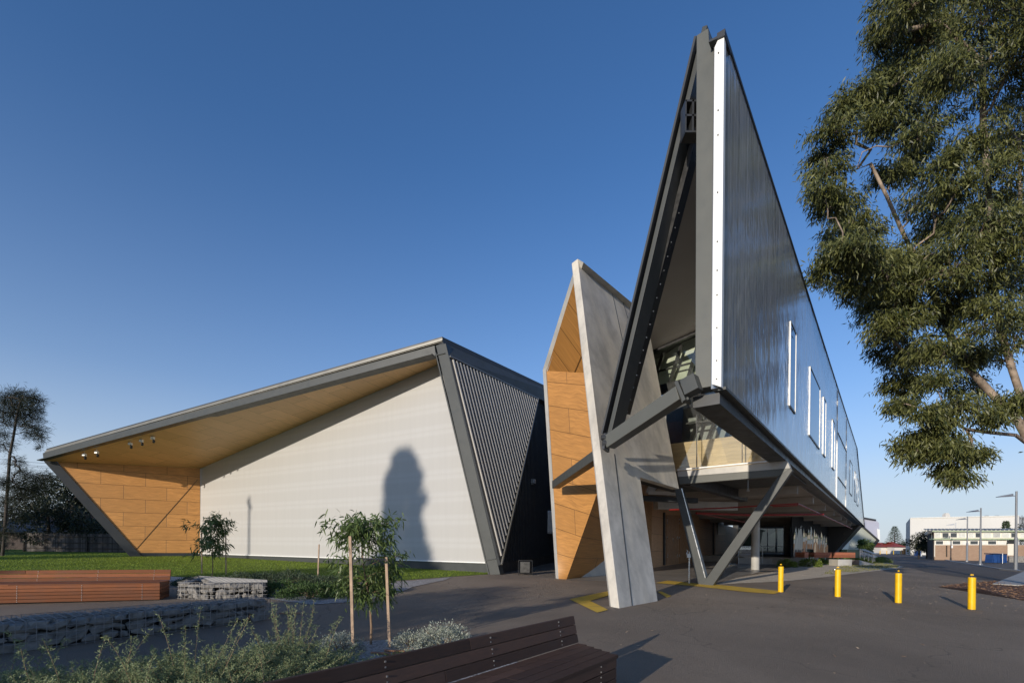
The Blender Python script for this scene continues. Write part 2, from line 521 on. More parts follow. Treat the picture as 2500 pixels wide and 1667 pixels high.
LAWN = [G(1200, 1401)[:2], G(1120, 1406)[:2], G(1010, 1414)[:2], G(920, 1420)[:2], G(800, 1422)[:2], G(640, 1416)[:2],
        G(520, 1412)[:2], G(405, 1406)[:2], G(300, 1404)[:2], (-16.5, 15.5), (-26, 13.5), (-75, 12), (-75, 62), (-30, 62), (-24, 40), G(488, 1357)[:2], G(1195, 1398)[:2]]
sheet('lawn', LAWN, M['lawn'], .008)
BED = [(640, 1419), (800, 1425), (920, 1423), (1010, 1417), (1105, 1408), (1085, 1416), (1010, 1432), (960, 1452), (880, 1468), (760, 1476), (650, 1462), (560, 1424), (520, 1416)]
gsheet('gravel_bed', BED, M['bluestone_gravel'], .012)
sheet('paving_strip', [G(380, 1406)[:2], G(522, 1413)[:2], G(560, 1424)[:2], G(470, 1421)[:2], G(392, 1418)[:2]], M['kerb'], .014)
FBED = [(-1.05, 6.15), (-1.5, 7.35), (-2.6, 6.95), (-4.3, 5.9), (-6.5, 4.2), (-7.5, 2.0), (-5, .4), (-3.2, .6), (.55, 5.45)]
FBED = [(.5, 5.55), (-.95, 7.6), (-2.0, 7.35), (-3.0, 6.75), (-4.3, 5.75), (-6.0, 4.1), (-7.0, 2.2), (-6, .3), (-3.3, .55)]
sheet('front_bed', FBED, M['bluestone_gravel'], .012)
PAVE = [(1362, 1414), (1400, 1416), (1560, 1420), (1620, 1416), (1700, 1424), (1740, 1423), (1850, 1397), (1960, 1374), (2060, 1364), (2080, 1361), (2010, 1352), (1880, 1356), (1750, 1362), (1620, 1378), (1480, 1400)]
gsheet('paving', PAVE, M['paving'], .008)
GRAV = [(1742, 1428), (1800, 1424), (1912, 1419), (2010, 1409), (2100, 1398), (2190, 1387), (2207, 1383), (2170, 1375), (2100, 1370), (2075, 1366), (1990, 1374), (1880, 1397), (1800, 1410)]
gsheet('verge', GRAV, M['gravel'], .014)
MUL = [(2290, 1432), (2400, 1440), (2480, 1462), (2600, 1485), (2800, 1490), (2800, 1428), (2560, 1420), (2420, 1418), (2340, 1425)]
gsheet('mulch_bed', MUL, M['mulch'], .014)
ROAD = [(2207, 1383), (2260, 1396), (2400, 1416), (2560, 1419), (2560, 1404), (2440, 1391), (2330, 1372), (2260, 1358), (2215, 1352), (2150, 1352), (2130, 1357), (2110, 1366), (2170, 1375)]
gsheet('road', ROAD, M['road'], .006)
FP = [(2226, 1352.0), (2275, 1359), (2340, 1371), (2445, 1388), (2560, 1400), (2700, 1404), (2900, 1392), (2500, 1366), (2290, 1352)]
gsheet('footpath', FP, M['path'], .010)
# kerbs: real steps
def kerb(name, pix, w=.3, h=.1):
    b = MB(); pts = [G(*p) for p in pix]
    for a, c in zip(pts, pts[1:]): b.beam(a + UP * (h / 2 - .03), c + UP * (h / 2 - .03), w, h + .06)
    return tag(b.build(name, M['kerb']), kind='structure')
kerb('kerb', [(2218, 1351.5), (2262, 1358), (2335, 1371.5), (2445, 1390), (2560, 1402)], .3)
kerb('crossing_kerb', [(2455, 1428), (2520, 1396)], .9, .05)
kerb('crossing_kerb', [(2480, 1429), (2545, 1398)], .5, .05)

# ------------------------------------------------------------------ GYM
rf = G(1207, 1402); lfz = G(338, 1360)
wA, wB = G(1190, 1397), G(488, 1357)
wd = (V3((wB.x, wB.y, 0)) - V3((wA.x, wA.y, 0))).normalized(); wn = V3((-wd.y, wd.x, 0))
if wn.y > 0: wn = -wn                       # faces the viewer
apx = P(1083, 828, 21.9)
cdir = V3((apx.x - rf.x, apx.y - rf.y, 0)).normalized(); cn = V3((cdir.y, -cdir.x, 0))
dT = az(38.3)                                # long axis of the glazed wing
gym = thing('sports_hall', gp(-12, 28), 'low wedge-shaped hall with white front wall, orange timber soffit and dark grey steel frame', 'building')
FASC_L, FASC_Y = 30.4, 21.8
def gl(px, py): return P(px, py, FASC_L)
def gc(px, py): return W(px, py, rf, cn)
back = -wn
fl_t, fl_b = gl(104, 1105.5), gl(106, 1124)
fr_t, fr_b = gc(1061, 843), gc(1064, 868.5)
frame = MB()
frame.prism([fl_b, fl_t, fr_t, fr_b], back * .28)
frame.beam(fl_b + back * .1 - wn * -.28 - UP * .02, fr_b + back * .1 + wn * .28 - UP * .02, .3, .05)      # bottom flange of the channel
frame.build('fascia_beam', M['steel'], gym, bevel=.01)
cp = MB(); cp.prism([gl(113, 1106), gl(113, 1098), gc(1080, 825), gc(1080, 834)], back * .5)
cp.prism([gl(112, 1104.5) + wn * .05, gl(112, 1101.5) + wn * .05, gc(1081, 829.5) + wn * .05, gc(1081, 832.5) + wn * .05], back * .1)
cp.build('roof_capping', M['cap'], gym)
# raking column on the right
col = MB(); col.prism([gc(1064, 843), gc(1088, 838), gc(1221, 1402), gc(1193, 1402)], back * .35)
for q in ((1059, 1064), ):
    pass
col.prism([gc(1062.5, 860) + wn * .04, gc(1065.5, 860) + wn * .04, gc(1196, 1402) + wn * .04, gc(1192.5, 1402) + wn * .04], back * .1)
col.prism([gc(1063, 866.5) + wn * .05, gc(1087, 861) + wn * .05, gc(1088, 863.5) + wn * .05, gc(1063, 869) + wn * .05], back * .08)
col.prism([gc(1185, 1366.5) + wn * .03, gc(1211, 1361.5) + wn * .03, gc(1211.5, 1364) + wn * .03, gc(1186, 1369) + wn * .03], back * .06)
col.build('raking_column', M['steel'], gym, bevel=.01)
# timber return wall and raking leg on the left
rdir = -az(60); rn = V3((-rdir.y, rdir.x, 0))
if rn.y > 0: rn = -rn
def gr(px, py): return W(px, py, wB, rn)
r_il, r_tl, r_ol, r_ot = gr(488.5, 1349.5), gr(488.5, 1139), gr(336, 1349.5), gr(129, 1115)
rw = MB(); rw.patch(r_ol, r_il, r_tl, r_ot, (r_il - r_ol).length, (r_tl - r_il).length, 16, 12)
for vi, v in enumerate(rw.v):
    h = V3((v.x - wB.x, v.y - wB.y, 0)).dot(-rdir); rw.uv[vi] = (h + 20, v.z - r_il.z)
rw.build('timber_return_wall', M['ply_return'], gym, fix=False)
pb = MB(); pb.prism([gr(336, 1349), gr(489, 1349), gr(489, 1360), gr(340, 1360)], -rn * .2)
pb.build('dark_plinth', M['steel_dark'], gym)
dl = MB(); dl.beam(gr(331, 1342) + rn * .012, gr(483, 1170) + rn * .012, .02, .03, rn); dl.build('diagonal_joint', M['black'], gym)
leg = MB(); leg.prism([gr(105, 1123) + rn * .08, gr(132, 1119) + rn * .08, gr(350, 1361) + rn * .08, gr(320, 1361) + rn * .08], -rn * .5)
leg.build('raking_leg', M['steel_dark'], gym, bevel=.01)
# white wall and plinth
def gw(px, py): return W(px, py, wA, wn)
ww_bl, ww_br, ww_tr, ww_tl = gw(488, 1350.5), gw(1206, 1373.5), gw(1074, 888), gw(488, 1144)
ww = MB(); ww.patch(ww_bl, ww_br, ww_tr, ww_tl, 1, 1, 20, 12)
for vi, v in enumerate(ww.v):
    ww.uv[vi] = (V3((v.x - wA.x, v.y - wA.y, 0)).dot(wd), v.z - ww_bl.z)
ww.build('white_wall', M['white_wall'], gym, fix=False)
pl = MB(); pl.prism([gw(486, 1350.5) + wn * .06, gw(1210, 1373.5) + wn * .06, gw(1212, 1404) + wn * .06, gw(486, 1362) + wn * .06], back * .3)
pl.build('plinth', M['steel'], gym)
bt = MB(); bt.beam(gw(488, 1350.5) + wn * .08, gw(1208, 1373.5) + wn * .08, .06, .05); bt.build('sill_trim', M['white_metal'], gym)
# soffit
sf = MB(); A, B, Cc, D = fl_b + back * .1, fr_b + back * .1, ww_tr + back * .05, ww_tl + back * .05
sf.patch(A, B, Cc, D, (B - A).length, 4.0, 24, 10)
for vi, v in enumerate(sf.v):
    r = v - wB; sf.uv[vi] = (r.dot(az(20)) + 60, r.dot(az(110)) + 60)
sf.build('timber_soffit', M['ply_soffit'], gym, fix=False)
rt = MB(); rt.prism([gl(113, 1099), gc(1079, 827), gc(1079, 827) + dT * 24, V3(ww_tl) + dT * 24 + UP * .8, ww_tl + UP * .8 + V3((-3, 1, 0))], UP * .1)
rt.build('roof', M['steel_dark'], gym)
# body behind the wall so that nothing shines through
bk = MB(); bk.prism([ww_bl + back * .15, ww_br + back * .15 - wd * -.6, ww_tr + back * .15 + wd * .5, ww_tl + back * .15], back * .3)
bk.build('inner_wall', M['steel_dark'], gym)
# corrugated side: raking triangle with bright ribs
k_tr, k_ft, k_fo = gc(1097, 871), gc(1222, 1378), P(1312, 974, 27.6)
side = MB(); sn = (k_fo - k_tr).cross(k_ft - k_tr).normalized()
if sn.x < 0: sn = -sn
side.prism([k_tr, k_fo, k_ft], -sn * .15)
side.build('raked_cladding', M['steel_dark'], gym)
rb = MB(); NR = 30
for i in range(NR):
    a = (i + .8) / (NR + .6)
    p0 = k_tr.lerp(k_fo, a); p1 = p0 + (k_ft - k_tr) * (1 - a)
    p0 = p0.lerp(p1, .01); p1 = p0.lerp(p1, .985)
    rb.beam(p0 + sn * .03, p1 + sn * .03, .07, .07, sn)
rb.build('cladding_ribs', M['rib'], gym)
et = MB(); et.beam(k_ft + sn * .06, k_fo + sn * .06, .06, .08, sn); et.beam(k_tr + sn * .05, k_fo + sn * .05, .08, .06, sn)
et.build('edge_trim', M['cap'], gym)
pf = MB(); pt0, pt1 = gc(1081, 831), P(1350, 960, 29.3)
pf.prism([gc(1082, 836), gc(1097, 872), P(1350, 988, 28.9), P(1350, 957, 28.9)], -sn * .3)
pf.build('side_fascia', M['steel'], gym)
pc = MB(); pc.prism([gc(1080, 825), gc(1082, 836), P(1350, 957, 28.9), P(1350, 950, 28.9)], -sn * .5); pc.build('side_capping', M['steel_dark'], gym)
# shaded vertical side wall
q0 = V3((rf.x + .15, rf.y + .1, 0)); qd = V3((k_fo.x - q0.x, k_fo.y - q0.y, 0)).normalized(); q1 = q0 + qd * 16
sw = MB(); qn = V3((qd.y, -qd.x, 0))
sw.prism([gp(q0.x, q0.y, -.1), gp(q1.x, q1.y, -.1), V3((q1.x, q1.y, 10.2)), V3((k_fo.x, k_fo.y, k_fo.z))], -qn * .2)
Lw = 16.0
for i in range(52):
    x = (i + .5) * .3
    b0 = q0 + qd * x
    zt = k_fo.z * min(1.0, x / (k_fo - k_ft).to_2d().length) if x < 7 else 10.0
    if zt > .6: sw.beam(V3((b0.x, b0.y, gz(b0.x, b0.y) + .5)) + qn * .02, V3((b0.x, b0.y, zt)) + qn * .02, .06, .05, qn)
sw.build('side_wall', M['steel_dark'], gym)
lk = MB(); lk.abox(gp(6.5, 35.0, -.1), 9, .5, 10.6, V3((.93, -.37, 0)))
for i in range(24): lk.abox(gp(6.5 + (-4.3 + i * .37) * .93, 35.0 - (-4.3 + i * .37) * .37 - .3, -.1), .08, .1, 10.5, V3((.93, -.37, 0)))
lk.build('link_wall', M['steel_dark'], gym)
for (x0, y0, x1, y1) in ((1318, 1063, 1350, 1122), (1316, 1247, 1352, 1302)):
    b = MB(); a_, b_ = P(x0, y1, 31), P(x1, y0, 31)
    b.box((a_ + b_) / 2, V3(((b_.x - a_.x) / 2, 0, 0)), V3((0, .4, 0)), V3((0, 0, (b_.z - a_.z) / 2)))
    o = b.build('window_hood', M['white_metal'], gym, bevel=.02)
    f = MB(); f.box((a_ + b_) / 2 + V3((.08, -.42, 0)), V3(((b_.x - a_.x) / 2 - .14, 0, 0)), V3((0, .02, 0)), V3((0, 0, (b_.z - a_.z) / 2 - .1)))
    f.build('screen', M['galv'], o)
# small camera box on side wall
sc_ = W(1296, 1175, q0, qn) + qn * .15
b = MB(); b.box(sc_, qd * .14, qn * .1, UP * .11); b.beam(sc_ - UP * .15, sc_ - qn * .2 - UP * .15, .04, .04); b.build('wall_lamp', M['galv'], gym)
# spotlights under the soffit
for (px, py) in ((206, 1110), (236, 1104), (318, 1083), (345, 1076), (373, 1069)):
    k = (px - 104) / 960.0
    # hang on the fascia soffit line
    p = P(px, py, FASC_L * (1 - k * .27) * .995 + .3)
    s1 = MB(); s1.beam(p + UP * .45, p + UP * .07, .04, .04); s1.box(p, V3((.085, 0, 0)), V3((0, .08, 0)), UP * .075)
    o = s1.build('spotlight', M['white_metal'], gym, bevel=.01)
    s2 = MB(); s2.tube([p + V3((.03, -.03, -.07)), p + V3((.05, .02, -.16)), p + V3((.0, .08, -.24))], [.035, .07, .07], 10)
    s2.build('lamp_head', M['black'], o)
# condenser unit at the foot of the wall
ac = thing('air_conditioner', G(1284, 1402), 'small dark condenser unit in a metal frame at the foot of the corrugated wall', 'air conditioner')
a0 = G(1282, 1402)
b = MB(); b.abox(a0 + UP * .08, .48, .32, .5, az(100)); b.build('casing', M['black'], ac, bevel=.02)
f = MB()
for sx in (-.3, .3):
    for sy in (-.22, .22): f.abox(a0 + V3((sx, sy, 0)), .025, .025, .64)
for z in (.06, .62):
    f.beam(a0 + V3((-.3, -.22, z)), a0 + V3((.3, -.22, z)), .025, .025); f.beam(a0 + V3((-.3, .22, z)), a0 + V3((.3, .22, z)), .025, .025)
    f.beam(a0 + V3((.3, -.22, z)), a0 + V3((.3, .22, z)), .025, .025)
f.build('frame', M['black'], ac)

# ------------------------------------------------------------------ PORTAL
eP = az(41); qP = V3((eP.y, -eP.x, 0))
r0 = G(1512, 1484); l0 = G(1357, 1411)
ap = P(1410, 632, 15.2); kk = P(1325, 903, 20.5)
portal = thing('concrete_portal', gp(2.3, 14), 'tall folded concrete portal with a pointed top and orange plywood lining', 'portal')
pn = eP.cross(ap - r0).normalized()
if pn.x < 0: pn = -pn
def pp(px, py): return W(px, py, r0, pn)
cut = V3((l0.x - r0.x, l0.y - r0.y, 0)).normalized()
thick = G(1491, 1480) - r0; thick.z = 0
e0, e1 = pp(1658, 1193), pp(1622, 1003)
et_ = e0 + (e1 - e0) * ((ap.z - e0.z) / (e1.z - e0.z))
et_ = ap + eP * (et_ - ap).dot(eP)
r0g = V3((r0.x, r0.y, r0.z - .1))
plate = MB(); plate.prism([pp(1512, 1486), pp(1606, 1468), pp(1563, 1165), e0, et_, ap], thick)
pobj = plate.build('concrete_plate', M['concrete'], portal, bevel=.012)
for ja, jb, jw in (((1519, 731), (1537, 793), .03), ((1493, 707), (1530, 880), .02)):
    gk = MB(); gk.beam(pp(*ja) + pn * .004, pp(*jb) + pn * .004, jw, .01, pn); gk.build('panel_joint', M['steel_dark'], pobj)
gj = MB(); gj.beam(pp(1543, 1478) + pn * .004, pp(1500, 1108) + pn * .004, .035, .012, pn)
gj.build('panel_joint', M['steel_dark'], pobj)
# thin pale edge on the inner side of the plate
pe = MB(); pe.prism([r0 + thick, r0 + thick + cut * .09, ap + thick * .9 + cut * .09, ap + thick * .9], eP * .04 - qP * .0)
pe.build('edge_strip', M['concrete_light'], portal)
ie = P(1335, 905, 20.3); il = G(1364, 1413)
roof_v = ie - kk
rs = MB(); rs.prism([ap, kk, kk + eP * 7, ap + eP * 7], roof_v + V3((0, 0, -.12)))
rs.build('roof_slab', M['concrete_light'], portal)
ll = MB(); lv = il - l0; lv.z = 0
ll.prism([l0 - UP * .05, kk, kk + eP * 8, l0 + eP * 8 - UP * .05], lv * .98 + V3((.02, 0, 0)))
ll.build('left_leg', M['concrete_light'], portal)
# timber lining: sunlit facet, its return, ceiling
A = G(1363.5, 1413); B = G(1383, 1413.5); Tt = P(1560, 918, 16.4); E = P(1334.5, 905, 20.2)
fc = MB(); fc.patch(A, B, Tt, E, 1, 1, 14, 20)
for j in range(21):
    for i in range(15):
        a, b = i / 14, j / 20
        fc.uv[j * 15 + i] = (a * (0.55 + (4.9 - .55) * b) + (.4 if False else 0), b * 8.9)
fc.build('timber_facet', M['ply'], portal, fix=False)
m0 = G(1590, 1386); m1 = V3((m0.x, m0.y, 5.2))
rt2 = MB(); rt2.patch(B, m0, m1, Tt, 5.5, 8.9, 10, 16)
rt2.build('timber_return', M['ply'], portal, fix=False)
ipx = P(1401.5, 688, 15.75)
ce = MB(); ce.patch(E, Tt, ipx.lerp(Tt, .42) + V3((-.05, .3, .1)), ipx, 4.9, 5.2, 12, 12)
for vi, v in enumerate(ce.v):
    r = v - E; ce.uv[vi] = (r.dot(az(75)) + 40 + r.z * .4, r.dot(az(-15)) * .9 + 40)
ce.build('timber_ceiling', M['ply'], portal, fix=False)
# steel strut from the facet to the plate
st = MB(); st.beam(P(1357, 1183, 18.6), P(1480, 1098, 13.6), .3, .3); st.build('steel_strut', M['steel'], portal, bevel=.01)

# ------------------------------------------------------------------ GLAZED WING (the long building with the sharp prow)
d = dT; p = V3((d.y, -d.x, 0))
O = P(1760, 945, 10.1); O2 = V3((O.x, O.y, 0))
def T(t, s, z): return O2 + d * t - p * s + UP * z
ZB = O.z
wing = thing('glazed_wing', T(20, 3, 0), 'long glossy grey wing with a sharp prow overhanging the forecourt', 'building')
def fw(px, py, off=0.0): return W(px, py, O + p * off, p)
fa_tl, fa_bl, fa_tr, fa_br = fw(1768, 85), fw(1760, 945), fw(2092, 1094), fw(2110.5, 1285)
LT = (fa_br - fa_bl).dot(d)

t = NT('glossy_polycarbonate')
tt = t.dot(d, O2); zz = t.n('ShaderNodeSeparateXYZ', i0=t.pos()).outputs[2]
rib = t.math('ABSOLUTE', t.math('SINE', t.math('MULTIPLY', tt, math.pi / .25)))
streak = t.noise(1.0, t.comb(t.math('MULTIPLY', tt, 6.0), t.math('MULTIPLY', zz, .12)), 5, .7)
fl = t.noise(1.0, t.comb(t.math('MULTIPLY', tt, 22.0), t.math('MULTIPLY', zz, .25)), 4, .6)
cc = t.ramp(streak, [(.3, (.25, .258, .275)), (.7, (.44, .45, .47))])
cc = t.mix(t.math('MULTIPLY', t.math('LESS_THAN', rib, .12), .5), cc, (.09, .095, .105))
cloud = t.noise(1.0, t.comb(t.math('MULTIPLY', tt, .55), t.math('MULTIPLY', zz, .45)), 3, .6)
nb0 = t.n('ShaderNodeBump', Height=cloud, Strength=.2, Distance=.3).outputs[0]
nb = t.bump(t.math('ADD', t.math('MULTIPLY', rib, .5), t.math('MULTIPLY', fl, .8)), .14, .02, nb0)
t.set(t.b.inputs['Roughness'], t.ramp(streak, [(.35, .05), (.7, .20)]))
t.set(t.b.inputs['Base Color'], cc); t.b.inputs['Specular IOR Level'].default_value = .9
t.b.inputs['IOR'].default_value = 1.9
M['poly'] = t.m
wl = MB(); wl.prism([fa_bl, fa_br, fa_tr, fa_tl], -p * .2); wl.build('polycarbonate_wall', M['poly'], wing)
cpx = MB(); cpx.beam(fa_tl + UP * .03 - d * .05 - p * .05, fa_tr + UP * .03 - p * .05, .16, .08); cpx.beam(fa_tr, fa_br, .12, .1, p); cpx.build('roof_capping', M['steel_dark'], wing)
drip = MB(); drip.beam(fa_bl - UP * .03 + p * .02, fa_br - UP * .03 + p * .02, .16, .06); drip.build('drip_trim', M['steel'], wing)
bf = MB(); bf.prism([T(.15, .06, ZB - .06), T(.15, .06, ZB - .3), T(.15, .62, ZB - .3), T(.15, .62, ZB - .06)], d * (LT - .3)); bf.build('edge_beam', M['steel_dark'], wing)

def tp(px, py, off=0.0): return W(px, py, O + d * off, d)
ts = MB(); ts.prism([tp(1745, 116, -.16), tp(1752, 100, -.16), tp(1768, 87, -.16), tp(1760.5, 944, -.16), tp(1738, 937, -.16)], d * .14)
ts.build('white_edge_strip', M['white_metal'], wing)
for py in (130, 270, 330, 470, 590, 660, 720, 800, 880, 925):
    bo = MB(); q = tp(1755 - py * .006, py, -.165); bo.box(q, p * .012, d * .012, UP * .012); bo.build('fixing', M['steel'], wing)
tc = MB(); tc.prism([tp(1700.5, 87), tp(1729, 69), tp(1731, 104), tp(1743, 107), tp(1736, 943), tp(1697, 950)], d * .42)
tc.build('prow_column', M['steel_light'], wing, bevel=.012)
tcap = MB(); tcap.prism([tp(1730, 104, -.2), tp(1731, 99, -.2), tp(1769, 79, -.2), tp(1770, 86, -.2)], d * .5); tcap.build('prow_cap', M['steel_dark'], wing)
gp_ = MB(); gp_.prism([tp(1736, 940, .05), tp(1744, 110, .05), tp(1748, 110, .05), tp(1740, 940, .05)], d * .3); gp_.build('shadow_gap', M['black'], wing)
# raking column from the prow top down to the plate
ra, rb_ = P(1721, 62, 10.7), P(1487, 1058, 12.4)
rc = MB(); rdirv = (rb_ - ra).normalized(); side_v = rdirv.cross(d).normalized()
rc.beam(ra + d * .3, rb_ + d * .3, .11, .6, d); rc.build('raking_column', M['steel'], wing, bevel=.008)
sk = MB(); sk.beam(P(1706, 110, 10.9), P(1480, 1062, 12.6), .05, .5, d); sk.build('glazing_edge', M['steel_dark'], wing)
hw = MB(); hw.beam(P(1704, 330, 11.35), P(1527, 1010, 13.2), .12, .35, d); hw.build('perforated_web', M['black'], wing)
for i in range(16):
    hb = MB(); q = P(1707, 330, 11.0).lerp(P(1530, 1010, 12.85), .25 + .74 * i / 15)
    hb.box(q, V3((.009, 0, 0)), V3((0, .009, 0)), UP * .009); hb.build('bolt', M['galv'], wing)
cl = MB()
c0 = P(1686, 296, 10.75)
for z in (.0, .36, .68): cl.box(c0 + UP * (z - .36), V3((.17, 0, 0)), V3((0, .15, 0)), UP * .02)
cl.box(c0, V3((.02, 0, 0)), V3((0, .15, 0)), UP * .34); cl.box(c0 - V3((.16, 0, 0)), V3((.015, 0, 0)), V3((0, .15, 0)), UP * .34)
cl.build('cleat', M['steel_dark'], wing)
# bottom strut
sa, sb = P(1487, 1080, 12.3), P(1664, 961, 10.55)
su = MB(); su.beam(sa, sb, .30, .33); su.build('prow_strut', M['steel_light'], wing, bevel=.012)
su2 = MB(); su2.beam(P(1672, 950, 10.45), P(1705, 932, 10.25), .30, .36); su2.beam(P(1659, 965, 10.55), P(1676, 955, 10.45), .1, .42)
su2.beam(P(1664, 961, 10.55), P(1672, 956, 10.5), .36, .5); su2.build('strut_connection', M['steel'], wing, bevel=.008)
nd = MB()
for dx, dy, r in ((0, 0, .09), (-3, -14, .07), (9, -20, .06)):
    q = P(1484 + dx, 1082 + dy, 12.25); nd.tube([q - V3((.14, 0, 0)), q + V3((.14, 0, 0))], r, 10)
nd.beam(P(1479, 1100, 12.3), P(1482, 1062, 12.35), .06, .3); nd.build('pin_joint', M['steel_dark'], wing)

# end wall in the plane of the V column
vb = G(1722, 1427.5)
TV = (vb - O).dot(d)
def vp(px, py, off=0.0): return W(px, py, vb + d * off, d)
legL = MB(); legL.prism([vp(1646, 1192), vp(1664, 1190), vp(1727, 1420), vp(1724, 1429), vp(1704, 1428)], d * .26)
legR = MB(); legR.prism([vp(1899, 1163, -.004), vp(1929, 1142, -.004), vp(1935, 1147, -.004), vp(1740, 1429, -.004), vp(1712, 1429, -.004), vp(1722, 1414, -.004)], d * .27)
legL.build('column_leg', M['steel'], wing, bevel=.012); legR.build('column_leg', M['steel'], wing, bevel=.012)
hi = MB(); hi.beam(vp(1664.5, 1192, .0), vp(1722, 1410, .0), .03, .02, d); hi.build('edge_flange', M['silver'], wing)
bm_ = MB(); bm_.prism([vp(1655, 1164, .01), vp(1929, 1143, .01), vp(1900, 1161.7, .01), vp(1660, 1181.5, .01)], d * .3); bm_.build('floor_beam', M['steel_light'], wing)
se = MB(); se.prism([vp(1654, 1150.5, .03), vp(1922, 1124, .03), vp(1929, 1142.4, .03), vp(1655, 1163.5, .03)], d * .4); se.build('slab_edge', M['concrete_light'], wing)
rl = MB(); rl.beam(vp(1654, 1147, -.02), vp(1916, 1121.5, -.02), .08, .05); rl.build('glazing_rail', M['white_metal'], wing)
ge = MB(); ge.prism([T(TV, 4.05, 4.72), T(TV, .65, 4.8), T(TV, .65, 10.9), T(TV, 5.15, 9.62)], d * .02); ge.build('end_glazing', glassmat('clear_glass', (.93, .95, .93), 1.0), wing)
ml = MB()
for px, y0, y1 in ((1701, 1010, 1142), (1812, 1040, 1131)):
    ml.beam(vp(px, y0, -.01), vp(px, y1, -.01), .03, .03, d)
ml.beam(T(TV - .01, 4.0, 4.75), T(TV - .01, 5.15, 9.6), .06, .06, d)
ml.build('mullions', M['steel_dark'], wing)
sl = MB(); sl.prism([vp(1598, 943, .01), vp(1765, 897, .01), vp(1765, 915, .01), vp(1602, 962, .01)], d * .3); sl.build('floor_band', M['black'], wing)
hd = MB(); hd.beam(vp(1578, 866, -.03), vp(1768, 783, -.03), .1, .16, d); hd.build('glazing_head', M['black'], wing)
# interior behind the end glazing
bw = MB(); b0, b1 = T(TV + .9, 4.6, 4.74), T(TV + .9, .5, 4.74)
bw.patch(b0, b1, b1 + UP * 1.22, b0 + UP * 1.22, 4.1, 1.22, 4, 4); bw.build('timber_balustrade', M['blond'], wing, fix=False)
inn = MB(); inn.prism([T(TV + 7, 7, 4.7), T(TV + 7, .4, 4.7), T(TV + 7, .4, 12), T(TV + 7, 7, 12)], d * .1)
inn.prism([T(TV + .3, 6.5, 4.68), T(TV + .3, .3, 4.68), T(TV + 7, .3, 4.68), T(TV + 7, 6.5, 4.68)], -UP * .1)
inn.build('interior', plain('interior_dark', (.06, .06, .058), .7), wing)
il_ = MB(); il_.prism([T(TV + 1.0, 5.6, 8.3), T(TV + 1.0, .4, 8.3), T(TV + 1.5, .4, 10.9), T(TV + 1.5, 5.6, 10.2)], d * .1)
iw = MB(); iw.prism([T(TV + .06, 4.1, 4.7), T(TV + .06, 7.0, 4.7), T(TV + .06, 7.0, 9.9), T(TV + .06, 5.3, 9.75)], d * .1); iw.build('infill_panel', M['steel_dark'], wing)
il_.build('raked_lining', plain('pale_lining', (.42, .45, .36), .6), wing)
fin = MB()
for i in range(7):
    s0 = 5.3 - i * .75
    fin.beam(T(TV + .7, s0, 8.3), T(TV + .95, max(s0 - .45, .4), 10.0 + (5 - s0) * .12), .13, .12, d)
    fin.beam(T(TV + 2.2, max(s0 - 1.0, .7), 5.6), T(TV + 3.4, max(s0 - 1.5, .5), 8.2), .17, .2, d)
fin.beam(T(TV + .8, 5.3, 9.1), T(TV + .8, .4, 9.25), .07, .07)
for z in (6.1, 7.2): fin.beam(T(TV + 2.8, 4.5, z), T(TV + 2.8, .4, z), .08, .08)
fin.build('interior_fins', M['black'], wing)
gb = MB(); gb.prism([T(TV + 3.6, 5, 5.6), T(TV + 3.6, .3, 5.6), T(TV + 3.9, .3, 8.2), T(TV + 3.9, 5, 8.2)], d * .05); gb.build('reflection_panels', plain('grey_reflection', (.2, .21, .2), .5), wing)  # grey panels standing in for a reflection in the end glazing
# raking soffit between prow top and glazing head
tq = MB(); tq.prism([P(1704, 230, 10.95), vp(1574, 868), vp(1770, 780)], UP * .12 + d * .2); tq.build('raked_soffit', M['taupe'], wing)
ro = MB(); ro.prism([T(2.0, .15, 12.25), T(51, .15, 12.1), T(51, 9, 9.8), T(TV + .3, 5.3, 9.9)], UP * .15); ro.build('roof', M['steel_dark'], wing)
so_ = MB(); so_.prism([T(TV + .35, .64, 4.62), T(LT, .64, 4.62), T(LT, 13, 4.62), T(26, 13, 4.62), T(TV + .35, 4.3, 4.62)], UP * .08); so_.build('soffit', M['soffit'], wing)
for i, tb in enumerate((16, 22, 28.5, 35, 42, 49, 56)):
    b = MB(); b.beam(T(tb, .7, 4.42), T(tb, 12.5, 4.42), .5, .38); b.build('soffit_beam', M['soffit'], wing)
bb = MB(); bb.beam(T(TV + .5, 3.7, 4.35), T(TV + 9, 3.4, 4.35), .35, .5); bb.build('long_beam', M['steel_dark'], wing)
cb = MB(); cb.beam(P(1601, 1232, 26.5), P(1795, 1236, 28.5), .4, .48); cb.build('concrete_beam', M['concrete_light'], wing)
db = MB(); db.beam(P(1566, 1216, 23.0), P(1700, 1222, 23.6), .3, .24); db.build('steel_beam', M['steel_dark'], wing)
wp = MB(); wp.prism([P(1583, 1181, 26), P(1672, 1195, 26), P(1672, 1209, 26), P(1583, 1206, 26)], V3((0, .15, 0))); wp.build('white_panel', M['white_metal'], wing)
# sprinkler pipes
for pts, r in ((((1635, 1244, 22), (1760, 1240, 23), (1945, 1229, 24)), .035), (((1700, 1252, 24.5), (1830, 1257, 27), (2010, 1255, 29)), .06),
               (((1700, 1252, 24.5), (1818, 1274, 33)), .03), (((1947, 1229, 24.0), (2080, 1290, 48)), .04), (((1886, 1236, 24.0), (1947, 1233, 24.0)), .03)):
    b = MB(); b.tube([P(*q) for q in pts], r, 8); b.build('sprinkler_pipe', M['red'], wing)
for q in ((1826, 1197, 19.5), (1890, 1215, 24)):
    hg = MB(); k = P(*q); hg.tube([k, k + UP * .5], .012, 6); hg.tube([k - V3((.06, 0, 0)), k + V3((.06, 0, 0))], .03, 6); hg.build('sprinkler_head', M['galv'], wing)
